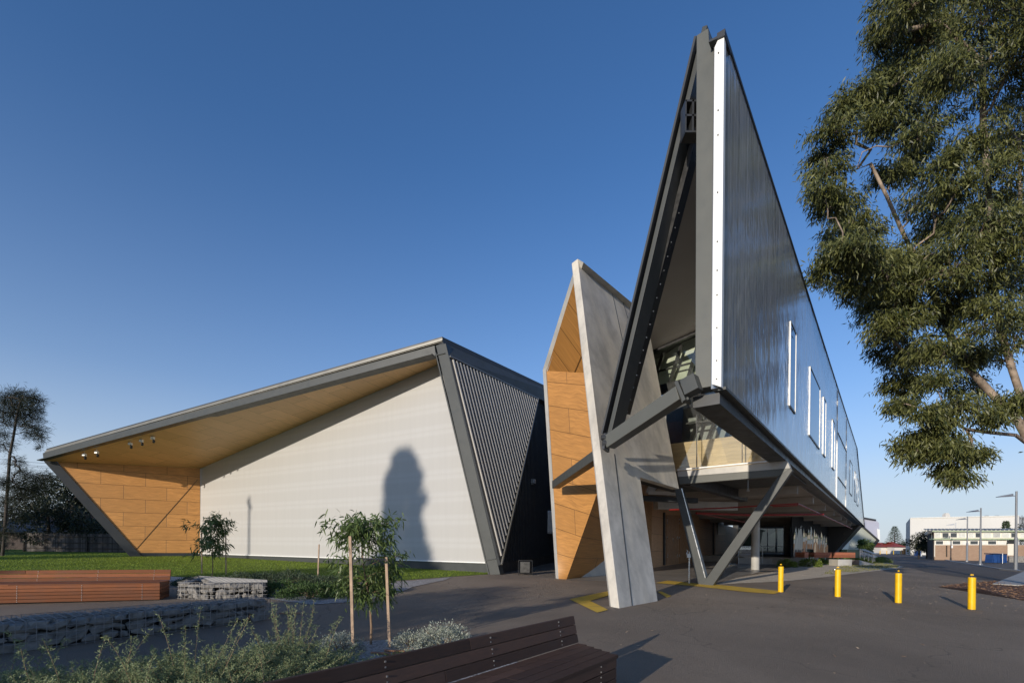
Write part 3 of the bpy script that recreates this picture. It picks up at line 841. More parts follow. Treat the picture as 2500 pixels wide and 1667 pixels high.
# round concrete columns
for (px, py, wpx) in ((1843.5, 1390, 20.7), (1920.3, 1371, 16.3)):
    q = G(px, py); r = wpx / 2 * q.y / F / 1.12
    b = MB(); b.lathe(q - UP * .05, [(r, 0), (r, 4.6 - q.z + .1)], 28); b.build('round_column', M['concrete_light'], wing, smooth=False, bevel=.01)
# timber wall under the wing with doors
tw0 = G(1596, 1385); tw1 = G(1805, 1361.5)
td = V3((tw1.x - tw0.x, tw1.y - tw0.y, 0)).normalized(); tn = V3((td.y, -td.x, 0))
def tw(px, py, off=0.0): return W(px, py, tw0 + tn * off, tn)
a0, a1 = V3((tw0.x, tw0.y, tw0.z - .05)) - td * 4, V3((tw1.x, tw1.y, tw1.z - .05))
Lw = (a1 - a0).to_2d().length
tm = MB(); tm.patch(a0, a1, V3((a1.x, a1.y, 4.65)), V3((a0.x, a0.y, 4.4)), Lw, 4.6, 20, 6); twall = tm.build('timber_wall', M['ply_dim'], wing, fix=False)
for px in (1621.5, 1741.5):
    b = MB(); b.beam(tw(px, 1250 + (px - 1621) * .06, .06), tw(px, 1379 - (px - 1621) * .11, .06), .22, .12, tn); b.build('steel_post', M['steel_dark'], wing)
    b = MB(); b.beam(tw(px + 3.2, 1257 + (px - 1621) * .06, .06), tw(px + 3.2, 1379 - (px - 1621) * .11, .06), .05, .1, tn); b.build('post_trim', M['stake'], wing)
for x0, x1 in ((1627, 1656), (1658.5, 1690)):
    b = MB(); b.prism([tw(x0, 1256 + (x0 - 1621) * .04, .012), tw(x1, 1256 + (x1 - 1621) * .04, .012), tw(x1, 1378 - (x1 - 1621) * .1, .012), tw(x0, 1378 - (x0 - 1621) * .1, .012)], tn * .03)
    dr = b.build('door', plain('timber_door', (.33, .165, .07), .45, 0, .15, 2), wing)
    hx = x0 + 1.5 if x0 < 1650 else x0 + .8
    for py in (1266, 1275, 1312, 1356):
        for hx_ in ((1629.3,) if x0 < 1650 else (1658.8,)):
            h = MB(); q = tw(hx_, py, .06); h.box(q, td * .07, tn * .02, UP * .1); h.build('hinge', M['silver'], dr)
    if x0 < 1650:
        for py in (1312, 1356):
            h = MB(); q = tw(1654, py, .06); h.box(q, td * .07, tn * .02, UP * .1); h.build('hinge', M['silver'], dr)
        h = MB(); q = tw(1643.5, 1317, .07); h.beam(q - UP * .12, q + UP * .12, .04, .06, tn); h.build('handle', M['silver'], dr)
nbd = MB(); nbd.prism([tw(1752, 1275, .03), tw(1772, 1275.5, .03), tw(1772, 1304, .03), tw(1752, 1304, .03)], tn * .05); nbd.build('notice_board', M['black'], wing)
# glazed entry
n2 = -dT
e_0 = G(1802, 1362); eg_d = az(84); eg_n = V3((eg_d.y, -eg_d.x, 0))
def eg(px, py, off=0.0): return W(px, py, e_0 + eg_n * off, eg_n)
g1 = MB(); g1.prism([eg(1802, 1266), eg(1962, 1266), eg(1962, 1363), eg(1802, 1364)], -eg_n * .03); g1.build('entry_glazing', glassmat('entry_glass', (.45, .5, .48), 1.6), wing)
mm = MB()
for px in (1802, 1843, 1874, 1897, 1930, 1962): mm.beam(eg(px, 1268, .03), eg(px, 1363, .03), .07, .06, eg_n)
mm.beam(eg(1802, 1362, .03), eg(1962, 1362, .03), .06, .12); mm.beam(eg(1802, 1268, .03), eg(1962, 1268, .03), .06, .2)
mm.build('entry_mullions', M['steel_dark'], wing)
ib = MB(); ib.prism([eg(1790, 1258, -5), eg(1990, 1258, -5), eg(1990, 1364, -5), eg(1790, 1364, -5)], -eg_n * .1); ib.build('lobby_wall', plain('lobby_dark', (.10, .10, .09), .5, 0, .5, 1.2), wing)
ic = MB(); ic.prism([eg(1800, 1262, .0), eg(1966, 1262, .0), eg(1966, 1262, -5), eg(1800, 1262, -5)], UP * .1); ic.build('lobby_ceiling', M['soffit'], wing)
for k, (x0, x1) in enumerate(((1872, 1896), (1899, 1910))):
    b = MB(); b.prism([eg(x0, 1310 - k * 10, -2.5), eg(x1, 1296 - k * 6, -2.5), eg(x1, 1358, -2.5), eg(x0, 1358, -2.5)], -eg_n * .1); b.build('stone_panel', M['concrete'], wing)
# glass balustrade
bal = MB(); bp = [(1803, 1333, 40), (1862, 1333, 41), (1946, 1333, 43), (1966, 1339, 46)]
for a, b in zip(bp, bp[1:]): bal.beam(P(*a), P(*b), .035, .035)
for q in bp:
    k = P(*q); bal.tube([gp(k.x, k.y), k], .02, 6)
bl = bal.build('balustrade', M['galv'], wing)
up_ = MB()
for a, b in zip(bp, bp[1:]):
    a_, b_ = P(*a), P(*b); up_.prism([gp(a_.x, a_.y, -.05), gp(b_.x, b_.y, -.05), gp(b_.x, b_.y, .48), gp(a_.x, a_.y, .48)], V3((.0, .25, 0)))
up_.build('upstand', M['soffit'], wing)
bg = MB()
for a, b in zip(bp, bp[1:]):
    a_, b_ = P(*a), P(*b); bg.prism([a_ - UP * .06, b_ - UP * .06, gp(b_.x, b_.y, .5), gp(a_.x, a_.y, .5)], V3((.0, .015, 0)))
bg.build('glass_panel', glassmat('balustrade_glass', (.99, 1, .995), .3), bl)
# dark curtain wall with panes shaped as its zigzag reflections, raked end wall, podium
def cw(tv, s, z): return T(tv, s, z)
cg = MB(); cg.prism([cw(35, 3.6, .86), cw(66, 3.6, .86), cw(66, 3.6, 4.55), cw(35, 3.6, 4.55)], p * -.1); cg.build('curtain_wall', plain('matt_dark_cladding', (.018, .019, .02), .8, spec=.15), wing)
t = NT('curtain_glass'); t.b.inputs['Base Color'].default_value = (.012, .015, .015, 1); t.b.inputs['Roughness'].default_value = .04; t.b.inputs['Specular IOR Level'].default_value = .5; t.b.inputs['IOR'].default_value = 1.45

M['reflection_glass'] = t.m
tv = 35.3
while tv < 65:  # pointed panes added in place of bright reflections in the wall
    wv = random.uniform(.7, 1.0); hv = random.uniform(2.0, 3.0); sk = random.uniform(.2, .8)
    b = MB(); b.prism([cw(tv, 3.5, .9), cw(tv + wv, 3.36, .9), cw(tv + wv, 3.36, .9 + hv * random.uniform(.6, .9)), cw(tv + wv * sk, 3.43, .9 + hv), cw(tv, 3.5, .9 + hv * random.uniform(.5, .8))], -p * .03); b.build('reflection_pane', M['reflection_glass'], wing)
    tv += wv + random.uniform(.5, 1.1)
rw_ = MB(); rw_.prism([T(64, .1, ZB - .1), T(64, 2.9, 1.05), T(64, 7, 1.05), T(64, 7, ZB - .4), T(64, .1, ZB - .07)], d * (LT - 64.3)); rw_.build('raked_end_wall', M['black'], wing)
ps = MB(); ps.prism([T(36, 2.6, .85), T(LT, 2.6, .85), T(LT, 12, .85), T(36, 12, .85)], -UP * 1.1); ps.build('podium', M['soffit'], wing)
# windows in the polycarbonate wall
def window(x0, y0, y1, x1, full=False):
    A = fw(x0, y0); B = fw(x0, y1); t0 = (A - O).dot(d); t1 = (fw(x1, y0) - O).dot(d)
    zt, zb = A.z, B.z; cen = t1 - t0
    f = MB(); f.prism([T(t0, -.004, zb), T(t1, -.004, zb), T(t1, -.004, zt), T(t0, -.004, zt)], -p * .06)
    o = f.build('window', M['steel'], wing)
    for tv in (t0, t1):
        b = MB(); b.prism([T(tv - .03, -.03, zb), T(tv + .03, -.03, zb), T(tv + .03, .05, zb), T(tv - .03, .05, zb)], UP * (zt - zb)); b.build('jamb', M['white_metal'], o)
    for z, nm in ((zt, 'head'), (zb, 'sill')):  # white frame's head and sill coloured dark in place of their shade
        b = MB(); b.prism([T(t0 + .031, -.028, z - .04), T(t1 - .031, -.028, z - .04), T(t1 - .031, .045, z - .04), T(t0 + .031, .045, z - .04)], UP * .08); b.build(nm, M['steel'], o)
    g_ = MB(); g_.prism([T(t0 + .05, -.012, zb + .05), T(t1 - .05, -.012, zb + .05), T(t1 - .05, -.012, zt - .05), T(t0 + .05, -.012, zt - .05)], p * .003)
    g_.build('pane', M['pane'], o)
t = NT('window_glass'); t.b.inputs['Base Color'].default_value = (.015, .018, .02, 1); t.b.inputs['Roughness'].default_value = .015; t.b.inputs['Specular IOR Level'].default_value = .9; t.b.inputs['IOR'].default_value = 1.7
M['pane'] = t.m
for a in ((1929, 785, 993, 1943), (1977, 895, 1064, 2002), (2010, 969, 1110, 2016), (2032, 1023, 1142, 2037.5), (2075, 1123, 1204, 2081), (2087, 1150, 1223, 2089.5), (2092.5, 1167, 1232, 2096)):
    window(*a)
for px, y0, y1 in ((2045, 952, 1218), (2067, 1020, 1240)):
    A, B = fw(px, y0), fw(px, y1); tv = (A - O).dot(d)
    b = MB(); b.prism([T(tv - .05, -.03, B.z), T(tv + .05, -.03, B.z), T(tv + .05, .05, B.z), T(tv - .05, .05, B.z)], UP * (A.z - B.z)); b.build('white_fin', M['white_metal'], wing)
for y0 in (1057, 1165):
    hl = MB()
    A = fw(2045.5, y0); t0 = (A - O).dot(d); t1 = (fw(2066.5, 1100) - O).dot(d)
    hl.prism([T(t0 + .06, -.03, A.z), T(t1 - .06, -.03, A.z), T(t1 - .06, .02, A.z), T(t0 + .06, .02, A.z)], UP * .06); hl.build('panel_joint', M['steel_dark'], wing)

# ------------------------------------------------------------------ street things on the forecourt
def make_bollard():
    o = thing('bollard', (0, 0, 0), None, None)
    b = MB(); b.lathe((0, 0, -.05), [(.084, 0), (.084, .92), (.080, .935), (.074, .94)], 28); b.build('post', M['yellow'], o, smooth=False)
    h = MB(); h.tube([V3((-.03, 0, .94)), V3((-.03, 0, .965)), V3((.03, 0, .965)), V3((.03, 0, .94))], .009, 8); h.abox((.0, 0, .935), .02, .02, .045); h.build('lift_handle', M['yellow'], o)
    s = MB(); s.tube([V3((.08, 0, .885)), V3((.095, 0, .885))], .018, 10); s.build('lock', M['silver'], o)
    bb = MB(); bb.lathe((0, 0, 0), [(.1, -.03), (.1, .008), (.088, .012)], 24); bb.build('base_collar', M['steel_dark'], o)
    return o
bol = make_bollard()
NEAR = [((1906, 1445), 'yellow steel bollard at the end of the tactile strip, leftmost of the near row', 200),
        ((2045, 1456.5), 'yellow steel bollard before the gravel verge, second from left in the near row', 150),
        ((2193, 1471.5), 'yellow steel bollard on open asphalt, third from left in the near row', 20),
        ((2372, 1487.5), 'yellow steel bollard beside the mulch, rightmost and largest of the near row', -60)]
first = True
for (px, lab, rz) in NEAR:
    o = bol if first else copy_tree(bol); first = False
    q = G(*px); o.location = q; o.rotation_euler = (0, 0, math.radians(rz))
    s_ = 1.0; o.scale = (s_, s_, s_)
    tag(o, lab, 'bollard', 'yellow bollards across the forecourt')
FARB = ['far yellow bollard nearest the bicycle rails across the road end', 'far yellow bollard second from the left at the road end',
        'far yellow bollard third from the left at the road end', 'far yellow bollard at the road end closest to the white hall']
for i, px in enumerate(((2148.5, 1352.6), (2165, 1352.6), (2181.5, 1352.6), (2198, 1352.8))):
    o = copy_tree(bol); o.location = G(*px); o.scale = (1.3, 1.3, 1.5); o.rotation_euler = (0, 0, i)
    tag(o, FARB[i], 'bollard', 'far bollards at the end of the road')

# tactile paving: small domes on yellow sheets
def tactile(pix, label):
    t_ = gsheet('tactile_paving', pix, M['tactile'], .016, kind=None, label=label, cat='tactile paving', group='yellow tactile paving')
    return t_
t = NT('tactile_yellow'); 
vo = t.scale(t.pos(), (15, 15, 0))
sx = t.n('ShaderNodeSeparateXYZ', i0=vo)
dd = t.math('MULTIPLY', t.math('ABSOLUTE', t.math('SINE', t.math('MULTIPLY', t.math('ADD', sx.outputs[0], sx.outputs[1]), 2.0))), t.math('ABSOLUTE', t.math('SINE', t.math('MULTIPLY', t.math('SUBTRACT', sx.outputs[0], sx.outputs[1]), 2.0))))
t.bump(dd, .8, .01)
cc = t.ramp(dd, [(.2, (.55, .33, .035)), (.6, (.85, .55, .06))]); cc = t.mix(t.ramp(t.noise(2.5), [(.45, 0), (.75, .5)]), cc, (.28, .19, .06))
M['tactile'] = t.fin(cc, .7)
tactile([(1390, 1463), (1486, 1443), (1486, 1454), (1440, 1467), (1485, 1489), (1458, 1496)], 'yellow L-shaped tactile paving left of the concrete portal foot')
tactile([(1606, 1445), (1615, 1444), (1639, 1455), (1628, 1459)], 'short yellow tactile strip emerging right of the concrete portal foot')
tactile([(1601, 1423), (1630, 1417), (1700, 1424), (1740, 1426), (1905, 1443), (1905, 1445), (1890, 1450), (1820, 1445), (1700, 1431)], 'long yellow tactile strip running past the V column to the first bollard')

# slim post beside the V column
q = G(1682, 1424)
po = thing('signal_post', q, 'slim silver post with a small box and hooked spout left of the steel V column', 'post')
b = MB(); b.lathe(q - UP * .02, [(.035, 0), (.035, 1.28), (.02, 1.3)], 14); b.build('pole', M['silver'], po)
b = MB(); b.box(q + V3((-.03, -.02, 1.1)), V3((.07, 0, 0)), V3((0, .05, 0)), UP * .09); b.build('box', M['galv'], po, bevel=.01)
b = MB(); b.tube([q + V3((-.08, -.02, 1.05)), q + V3((-.12, -.02, 1.18)), q + V3((-.07, -.02, 1.3)), q + V3((-.13, -.02, 1.34))], .018, 8); b.build('hooked_spout', M['galv'], po)

# ------------------------------------------------------------------ BENCHES
def bench(name, front_far, back_far, axis, length, label, c, seat_z, nfront, back_h, lean, front_vec_len=None):
    """slatted block bench; axis points from the named end along the bench"""
    root = thing(name, gp(front_far.x, front_far.y), label, 'bench')
    axis = axis.normalized()
    mats = slatmat(name + '_timber', c, tuple(axis))
    ff, bf_ = V3(front_far), V3(back_far)
    cross = bf_ - ff; cross.z = 0
    perp = (cross - axis * cross.dot(axis)); wd_ = perp.length; pu = perp.normalized()
    sk_ = cross.dot(axis)
    gz0 = gz(ff.x, ff.y)
    n = max(4, int(round(wd_ / .115)))
    s = MB()
    for i in range(n):
        y0 = wd_ * i / n; y1 = wd_ * (i + 1) / n - .008
        cuts = [0] + sorted(random.uniform(.15, .85) * length for _ in range(2)) + [length]
        for j in range(len(cuts) - 1):
            a0 = cuts[j] + (.002 if j else sk_ * ((y0 + y1) / 2 / wd_)); a1 = cuts[j + 1] - .003
            c0 = ff + pu * y0 + axis * a0; c1 = ff + pu * y1 + axis * a0; c2 = ff + pu * y1 + axis * a1; c3 = ff + pu * y0 + axis * a1
            for q_ in (c0, c1, c2, c3): q_.z = gz0 + seat_z
            s.prism([c0, c1, c2, c3], -UP * .035)
    so_ = s.build('seat', mats, root, bevel=.004)
    f = MB(); fh = seat_z - .045
    for i in range(nfront):
        z0 = fh * i / nfront + .02; z1 = fh * (i + 1) / nfront + .012
        cut = random.uniform(.3, .7) * length
        for (u0, u1) in ((.0, cut), (cut + .004, length)):
            a_ = ff + axis * u0 - pu * -.006; b_ = ff + axis * u1 - pu * -.006
            f.prism([V3((a_.x, a_.y, gz0 + z0)), V3((b_.x, b_.y, gz0 + z0)), V3((b_.x, b_.y, gz0 + z1)), V3((a_.x, a_.y, gz0 + z1))], pu * .03)
        # end boards
        a_ = ff + pu * .04; b_ = ff + cross - pu * .02
        f.prism([V3((a_.x, a_.y, gz0 + z0)), V3((b_.x, b_.y, gz0 + z0)), V3((b_.x, b_.y, gz0 + z1)), V3((a_.x, a_.y, gz0 + z1))], axis * .03)
    f.build('front_boards', mats, root, bevel=.003)
    k = MB()
    kk_ = ff + pu * .12 + axis * .15
    k.prism([V3((kk_.x, kk_.y, gz0 - .02)), *(V3(((kk_ + v).x, (kk_ + v).y, gz0 - .02)) for v in (axis * (length - .3), axis * (length - .3) + pu * (wd_ - .25), pu * (wd_ - .25)))], UP * (seat_z - .05))
    k.build('core', M['black'], root)
    bkm = MB()
    nb_ = 3
    for i in range(nb_):
        h0 = back_h * i / nb_ + .004; h1 = back_h * (i + 1) / nb_ - .004
        cut = random.uniform(.25, .75) * length
        for (u0, u1) in ((.0, cut), (cut + .004, length)):
            b0 = ff + cross + axis * u0; b1 = ff + cross + axis * (u1 - (0 if u0 == 0 else sk_))
            def up_(p_, h): return V3((p_.x, p_.y, gz0 + seat_z + h)) + pu * (lean * h)
            bkm.prism([up_(b0, h0), up_(b1, h0), up_(b1, h1), up_(b0, h1)], pu * .035)
    bkm.build('backrest', mats, root, bevel=.004)
    sc = MB()
    for u in np.arange(.35, length - .2, 1.15):
        for i in range(nfront):
            for dz_ in (.25, .75):
                q_ = ff + axis * u; sc.box(V3((q_.x, q_.y, gz0 + .02 + fh * (i + dz_) / nfront)), axis * .006, pu * .003, UP * .006)
        for i in range(nb_):
            q_ = ff + cross + axis * u; hh = back_h * (i + .5) / nb_
            for off_ in (-.02, .02):
                sc.box(V3((q_.x, q_.y, gz0 + seat_z + hh + off_)) + pu * (lean * hh - .002), axis * .006, pu * .004, UP * .006)
    sc.build('screws', M['galv'], root)
    return root
fb_f = PZ = None
def PZc(px, py, z):
    a, b = ray(px, py); Y = (z - CH) / b
    return V3((a * Y, Y, z))
f1 = PZc(1507, 1597, gz(1, 5) + .45); b1 = PZc(1413, 1565, gz(1, 5.6) + .45)
bench('timber_bench', f1, b1, -az(37.3), 6.2, 'dark brown slatted timber bench with a low backrest in the foreground beside the saplings', (.075, .043, .031), .45, 4, .30, .22)
fl2 = PZc(390, 1421, gz(-8.5, 11.5) + .43); bl2 = PZc(368, 1414, gz(-8.5, 12.4) + .43)
lx = PZc(0, 1427, gz(-11, 11) + .43)
ax2 = (lx - fl2); ax2.z = 0
bench('timber_bench', fl2, fl2 + V3((ax2.y, -ax2.x, 0)).normalized() * (-.75 if V3((ax2.y, -ax2.x, 0)).y < 0 else .75), ax2, 9.0, 'reddish slatted timber bench facing us at the edge of the lawn', (.20, .07, .028), .43, 5, .27, .25)

# ------------------------------------------------------------------ GABIONS
def gabion(poly, h, label):
    """poly: ground corners, counter clockwise"""
    c = sum((V3(q) for q in poly), V3()) / len(poly)
    root = thing('gabion_wall', gp(c.x, c.y), label, 'gabion', 'stone gabion walls')
    bm = bmesh.new()
    bmesh.ops.create_icosphere(bm, subdivisions=1, radius=1)
    bv = np.array([v.co[:] for v in bm.verts]); bfc = [tuple(v.index for v in f.verts) for f in bm.faces]; bm.free()
    mb = MB()
    def stone(p, u, sz):
        sc = np.array([sz * random.uniform(.75, 1.5), sz * random.uniform(.5, .8), sz * random.uniform(.45, .8)])
        jit = bv * (1 + rng.uniform(-.34, .26, (len(bv), 1)))
        pts = np.sign(jit) * np.abs(jit) ** .8 * sc
        a = math.atan2(u.y, u.x) + random.uniform(-.3, .3); tl = random.uniform(-.35, .35)
        R = np.array(Matrix.Rotation(a, 3, 'Z') @ Matrix.Rotation(tl, 3, 'Y'))
        pts = pts @ R.T + np.array(p)
        pts[:, 2] = np.minimum(pts[:, 2], gz(p[0], p[1]) + h - .012)
        for (ea, en) in planes:
            dd = (pts - ea) @ en
            pts -= np.minimum(dd - .010, 0)[:, None] * en
        mb.add([tuple(q) for q in pts], bfc)
    n = len(poly); planes = []
    for i in range(n):
        a, b = V3(poly[i]), V3(poly[(i + 1) % n]); u = b - a; u.z = 0; u.normalize(); iv = c - a; iv.z = 0; iv -= u * iv.dot(u); iv.normalize()
        planes.append((np.array([a.x, a.y, 0.0]), np.array([iv.x, iv.y, 0.0])))
    for i in range(n):
        a, b = V3(poly[i]), V3(poly[(i + 1) % n]); L = (b - a).length; u = (b - a) / L
        inn_ = (c - (a + b) / 2); inn_ -= u * inn_.dot(u); inn_.z = 0; inn_.normalize()
        z = .07
        while z < h - .02:
            x = random.uniform(.02, .15)
            while x < L - .03:
                sz = random.uniform(.085, .15)
                q = a + u * x + inn_ * (.10 + random.uniform(-.015, .03)); stone((q.x, q.y, gz(q.x, q.y) + min(z + random.uniform(-.03, .03), h - .07)), u, sz)
                x += sz * random.uniform(1.5, 1.9)
            z += random.uniform(.115, .15)
    # top layer
    p0, p1, p2, p3 = [V3(q) for q in (poly[0], poly[1], poly[2], poly[3])]
    Lu = (p1 - p0).length; Lv = (p3 - p0).length
    a = .06
    while a < 1:
        b = .1
        while b < .95:
            q = p0 * (1 - a) * (1 - b) + p1 * a * (1 - b) + p2 * a * b + p3 * (1 - a) * b
            sz = random.uniform(.09, .14); stone((q.x, q.y, gz(q.x, q.y) + h - .075 + random.uniform(-.015, .015)), (p1 - p0).normalized(), sz)
            b += .2 / Lv
        a += .22 / Lu
    mb.build('stone_fill', M['stone'], root, fix=False)
    core = MB(); sh = [V3(q).lerp(c, .5) for q in poly]
    core.prism([V3((q.x, q.y, gz(q.x, q.y) - .02)) for q in sh], UP * (h - .12)); core.build('core', M['black'], root)
    wr = MB(); r = .003
    def P3(q, z): return V3((q.x, q.y, gz(q.x, q.y) + z))
    for i in range(n):
        a, b = V3(poly[i]), V3(poly[(i + 1) % n]); L = (b - a).length
        m_ = max(2, int(L / .1))
        for k in range(m_ + 1):
            q = a.lerp(b, k / m_); wr.beam(P3(q, 0), P3(q, h), r * 2, r * 2)
        for z in np.linspace(.02, h, 5): wr.beam(P3(a, z), P3(b, z), r * 2, r * 2)
    m_ = int(Lu / .1)
    for k in range(m_ + 1): wr.beam(P3(p0.lerp(p1, k / m_), h), P3(p3.lerp(p2, k / m_), h), r * 2, r * 2)
    m_ = int(Lv / .1)
    for k in range(m_ + 1): wr.beam(P3(p0.lerp(p3, k / m_), h), P3(p1.lerp(p2, k / m_), h), r * 2, r * 2)
    wr.build('wire_mesh', M['wire'], root, fix=False)
    return root
ga, gb_ = G(659, 1512), G(0, 1598)
gd = (gb_ - ga).to_3d(); gd.z = 0; gd.normalize(); gnrm = V3((-gd.y, gd.x, 0))
if gnrm.x > 0: gnrm = -gnrm
gabion([ga, ga + gd * 4.6, ga + gd * 4.6 + gnrm * .95, ga + gnrm * .55], .40, 'long low gabion wall of dark stones in shade across the path at the left edge')
gabion([G(524, 1465), G(652, 1462), P(652, 1438, 12.6), V3((-8.9, 13.6, 0)), G(432, 1462)], .42, 'short pale gabion block between the left bench and the shrub bed')

# ------------------------------------------------------------------ PLANTS
def foliage_thing(name, loc, label, cat, group=None):
    return thing(name, loc, label, cat, group)

def sapling(base, h, spread, nleaf, stakes, label, lean=0.0, leafL=.13, crown=((.45, 1.0))):
    root = thing('sapling', base, label, 'sapling', 'staked young gum trees')
    top = base + V3((lean * h, 0, h * .93))
    tr_ = MB(); pts = [base - UP * .03]
    for k in range(1, 8):
        f = k / 7; pts.append(base.lerp(top, f) + V3((math.sin(f * 6) * .03, math.cos(f * 5) * .02, 0)))
    tr_.tube(pts, [.016 * (1 - .75 * k / 7) + .003 for k in range(8)], 7)
    tips = []
    for k in range(34):
        f = random.uniform(crown[0], crown[1]); o_ = base.lerp(top, f)
        a = random.uniform(0, 2 * math.pi); ln = spread * random.uniform(.35, 1.0) * (1.15 - .6 * abs(f - .7) * 2)
        up_ = random.uniform(.0, .55)
        e_ = o_ + V3((math.cos(a) * ln, math.sin(a) * ln, up_ * ln))
        mid = o_.lerp(e_, .5) + UP * .08 * ln
        tr_.tube([o_, mid, e_], [.006, .004, .002], 5)
        tips += [(o_.lerp(mid, g_), (e_ - o_)) for g_ in (.6, 1)] + [(mid.lerp(e_, g_), (e_ - o_)) for g_ in (.3, .6, .85, 1.0)]
    tr_.build('trunk', M['stem'], root)
    idx = rng.integers(0, len(tips), nleaf)
    base_ = np.array([tips[i][0][:] for i in idx]) + rng.normal(0, .075, (nleaf, 3))
    dirs = unit(np.array([tips[i][1][:] for i in idx])) * .35 + rng.normal(0, .5, (nleaf, 3)) + np.array([0, 0, -.5])
    v, q = leaf_quads(base_, dirs, rng.uniform(.65, 1.25, nleaf) * leafL, rng.uniform(.8, 1.2, nleaf) * leafL * .21, .3, 3)
    np_mesh('foliage', v, q, M['sap_leaf'], root)
    for (bx, tx) in stakes:
        b_ = thing('stake', bx, None, None) if False else None
    return root
def stake(b, t_, label):
    s = MB(); s.beam(b - UP * .05, t_, .036, .036); tag(s.build('stake', M['stake'], at=b), label, 'stake', 'timber stakes beside the young trees')

s2 = G(905, 1574)
sapling(s2, 1.92, .62, 3000, (), 'leafy young gum sapling in the foreground bed, the largest one', -.075, .105, (.33, 1.0))
stk = G(863, 1596); stake(stk, P(855, 1308, stk.y), 'pale timber stake left of the large foreground sapling')
stk = G(952, 1581); stake(stk, P(943, 1359, stk.y), 'pale timber stake right of the large foreground sapling')
tie = MB(); tie.beam(P(870, 1362, 6.55), P(943, 1366, 6.75), .05, .02); tag(tie.build('tree_tie', M['steel_dark']), 'dark strap tied between the two foreground stakes', 'strap')
s1 = G(517, 1408)
sapling(s1, 2.45, .85, 1100, (), 'thin young gum sapling on the lawn edge before the timber return wall', .0, .2, (.38, 1.0))
for (bx, ty, ex, lab) in ((493, 1292, 0, 'pale stake left of the thin lawn-edge sapling'), (552, 1290, 0, 'pale stake right of the thin lawn-edge sapling')):
    k_ = G(bx, 1402); stake(k_, P(bx - 1, ty, k_.y), lab)
tie = MB(); tie.beam(P(493, 1339, 18.3), P(552, 1339, 18.3), .09, .02); tag(tie.build('tree_tie', M['galv']), 'grey strap tied between the two lawn-edge stakes', 'strap')
k_ = G(775.5, 1424); stake(k_, P(779, 1328, k_.y), 'lone timber stake standing in the shrub bed before the white wall')
k_ = G(826, 1424); stake(k_, P(828, 1395, k_.y), 'short stake stub in the shrub bed behind the large sapling')

def feathery(base, h, r, nstem, label, tall=0):
    root = thing('feathery_shrub', base, label, 'shrub', 'feathery green shrubs')
    st_ = MB(); B_, D_ = [], []
    for k in range(nstem):
        a = random.uniform(0, 2 * math.pi); o_ = base + V3((math.cos(a), math.sin(a), 0)) * r * random.uniform(0, .55)
        out = random.uniform(.1, 1.0); hh = h * random.uniform(.55, 1.0) * (1.0 - .35 * out)
        if k < tall: hh = h * random.uniform(1.25, 1.6); out = random.uniform(.1, .6)
        e_ = o_ + V3((math.cos(a) * r * out, math.sin(a) * r * out, hh))
        m1 = o_.lerp(e_, .5) + UP * .1 * h + V3((random.uniform(-.05, .05), random.uniform(-.05, .05), 0))
        e_ = e_ + V3((random.uniform(-.06, .06), random.uniform(-.06, .06), 0))
        pts = []
        for f in np.linspace(0, 1, 6):
            pts.append(o_ * (1 - f) ** 2 + m1 * 2 * f * (1 - f) + e_ * f * f)
        st_.tube(pts, [.004, .0036, .003, .0024, .0018, .001], 4, cap=False)
        nb = 26
        for j in range(nb):
            f = .18 + .82 * (j + random.random()) / nb
            p_ = o_ * (1 - f) ** 2 + m1 * 2 * f * (1 - f) + e_ * f * f
            dr = (e_ - o_).normalized()
            tw_ = V3((random.gauss(0, 1), random.gauss(0, 1), random.gauss(.5, .6))).normalized()
            tl = random.uniform(.04, .13) * (1.15 - .7 * f)
            for i in range(9):
                g_ = (i + .5) / 9
                B_.append((p_ + tw_ * tl * g_)[:]); D_.append((tw_ * .7 + V3((random.gauss(0, .7), random.gauss(0, .7), random.gauss(0, .7))))[:])
            for i in range(2):
                B_.append(p_[:]); D_.append((dr + V3((random.gauss(0, .6), random.gauss(0, .6), random.gauss(0, .6))))[:])
    st_.build('stems', M['stem'], root, fix=False)
    B_, D_ = np.array(B_), np.array(D_); n = len(B_)
    v, q = leaf_quads(B_, D_, rng.uniform(.014, .032, n), rng.uniform(.004, .0075, n), .1)
    np_mesh('foliage', v, q, M['feather'], root)
    return root
FE = [(-2.95, 4.45, .56, .95, 250, 8, 'dense feathery green shrub in the middle of the lower left corner'),
      (-3.75, 4.25, .46, .75, 170, 6, 'feathery green shrub left of the dense one, by the dark path'),
      (-2.35, 5.1, .44, .72, 180, 5, 'feathery green shrub just left of the silver cushion plants'),
      (-2.62, 5.65, .52, .32, 44, 10, 'tall wispy feathery plant rising in front of the long gabion end'),
      (-4.65, 4.35, .36, .48, 60, 7, 'sparse feathery plant at the far lower left corner'),
      (-2.05, 3.95, .46, .75, 190, 2, 'feathery green shrub touching the back of the foreground bench'),
      (-3.2, 3.55, .5, .85, 200, 3, 'feathery green shrub nearest to us at the bottom edge')]
for (x, y, h, r, n, tl, lab) in FE: feathery(gp(x, y), h, r, n, lab, tl)

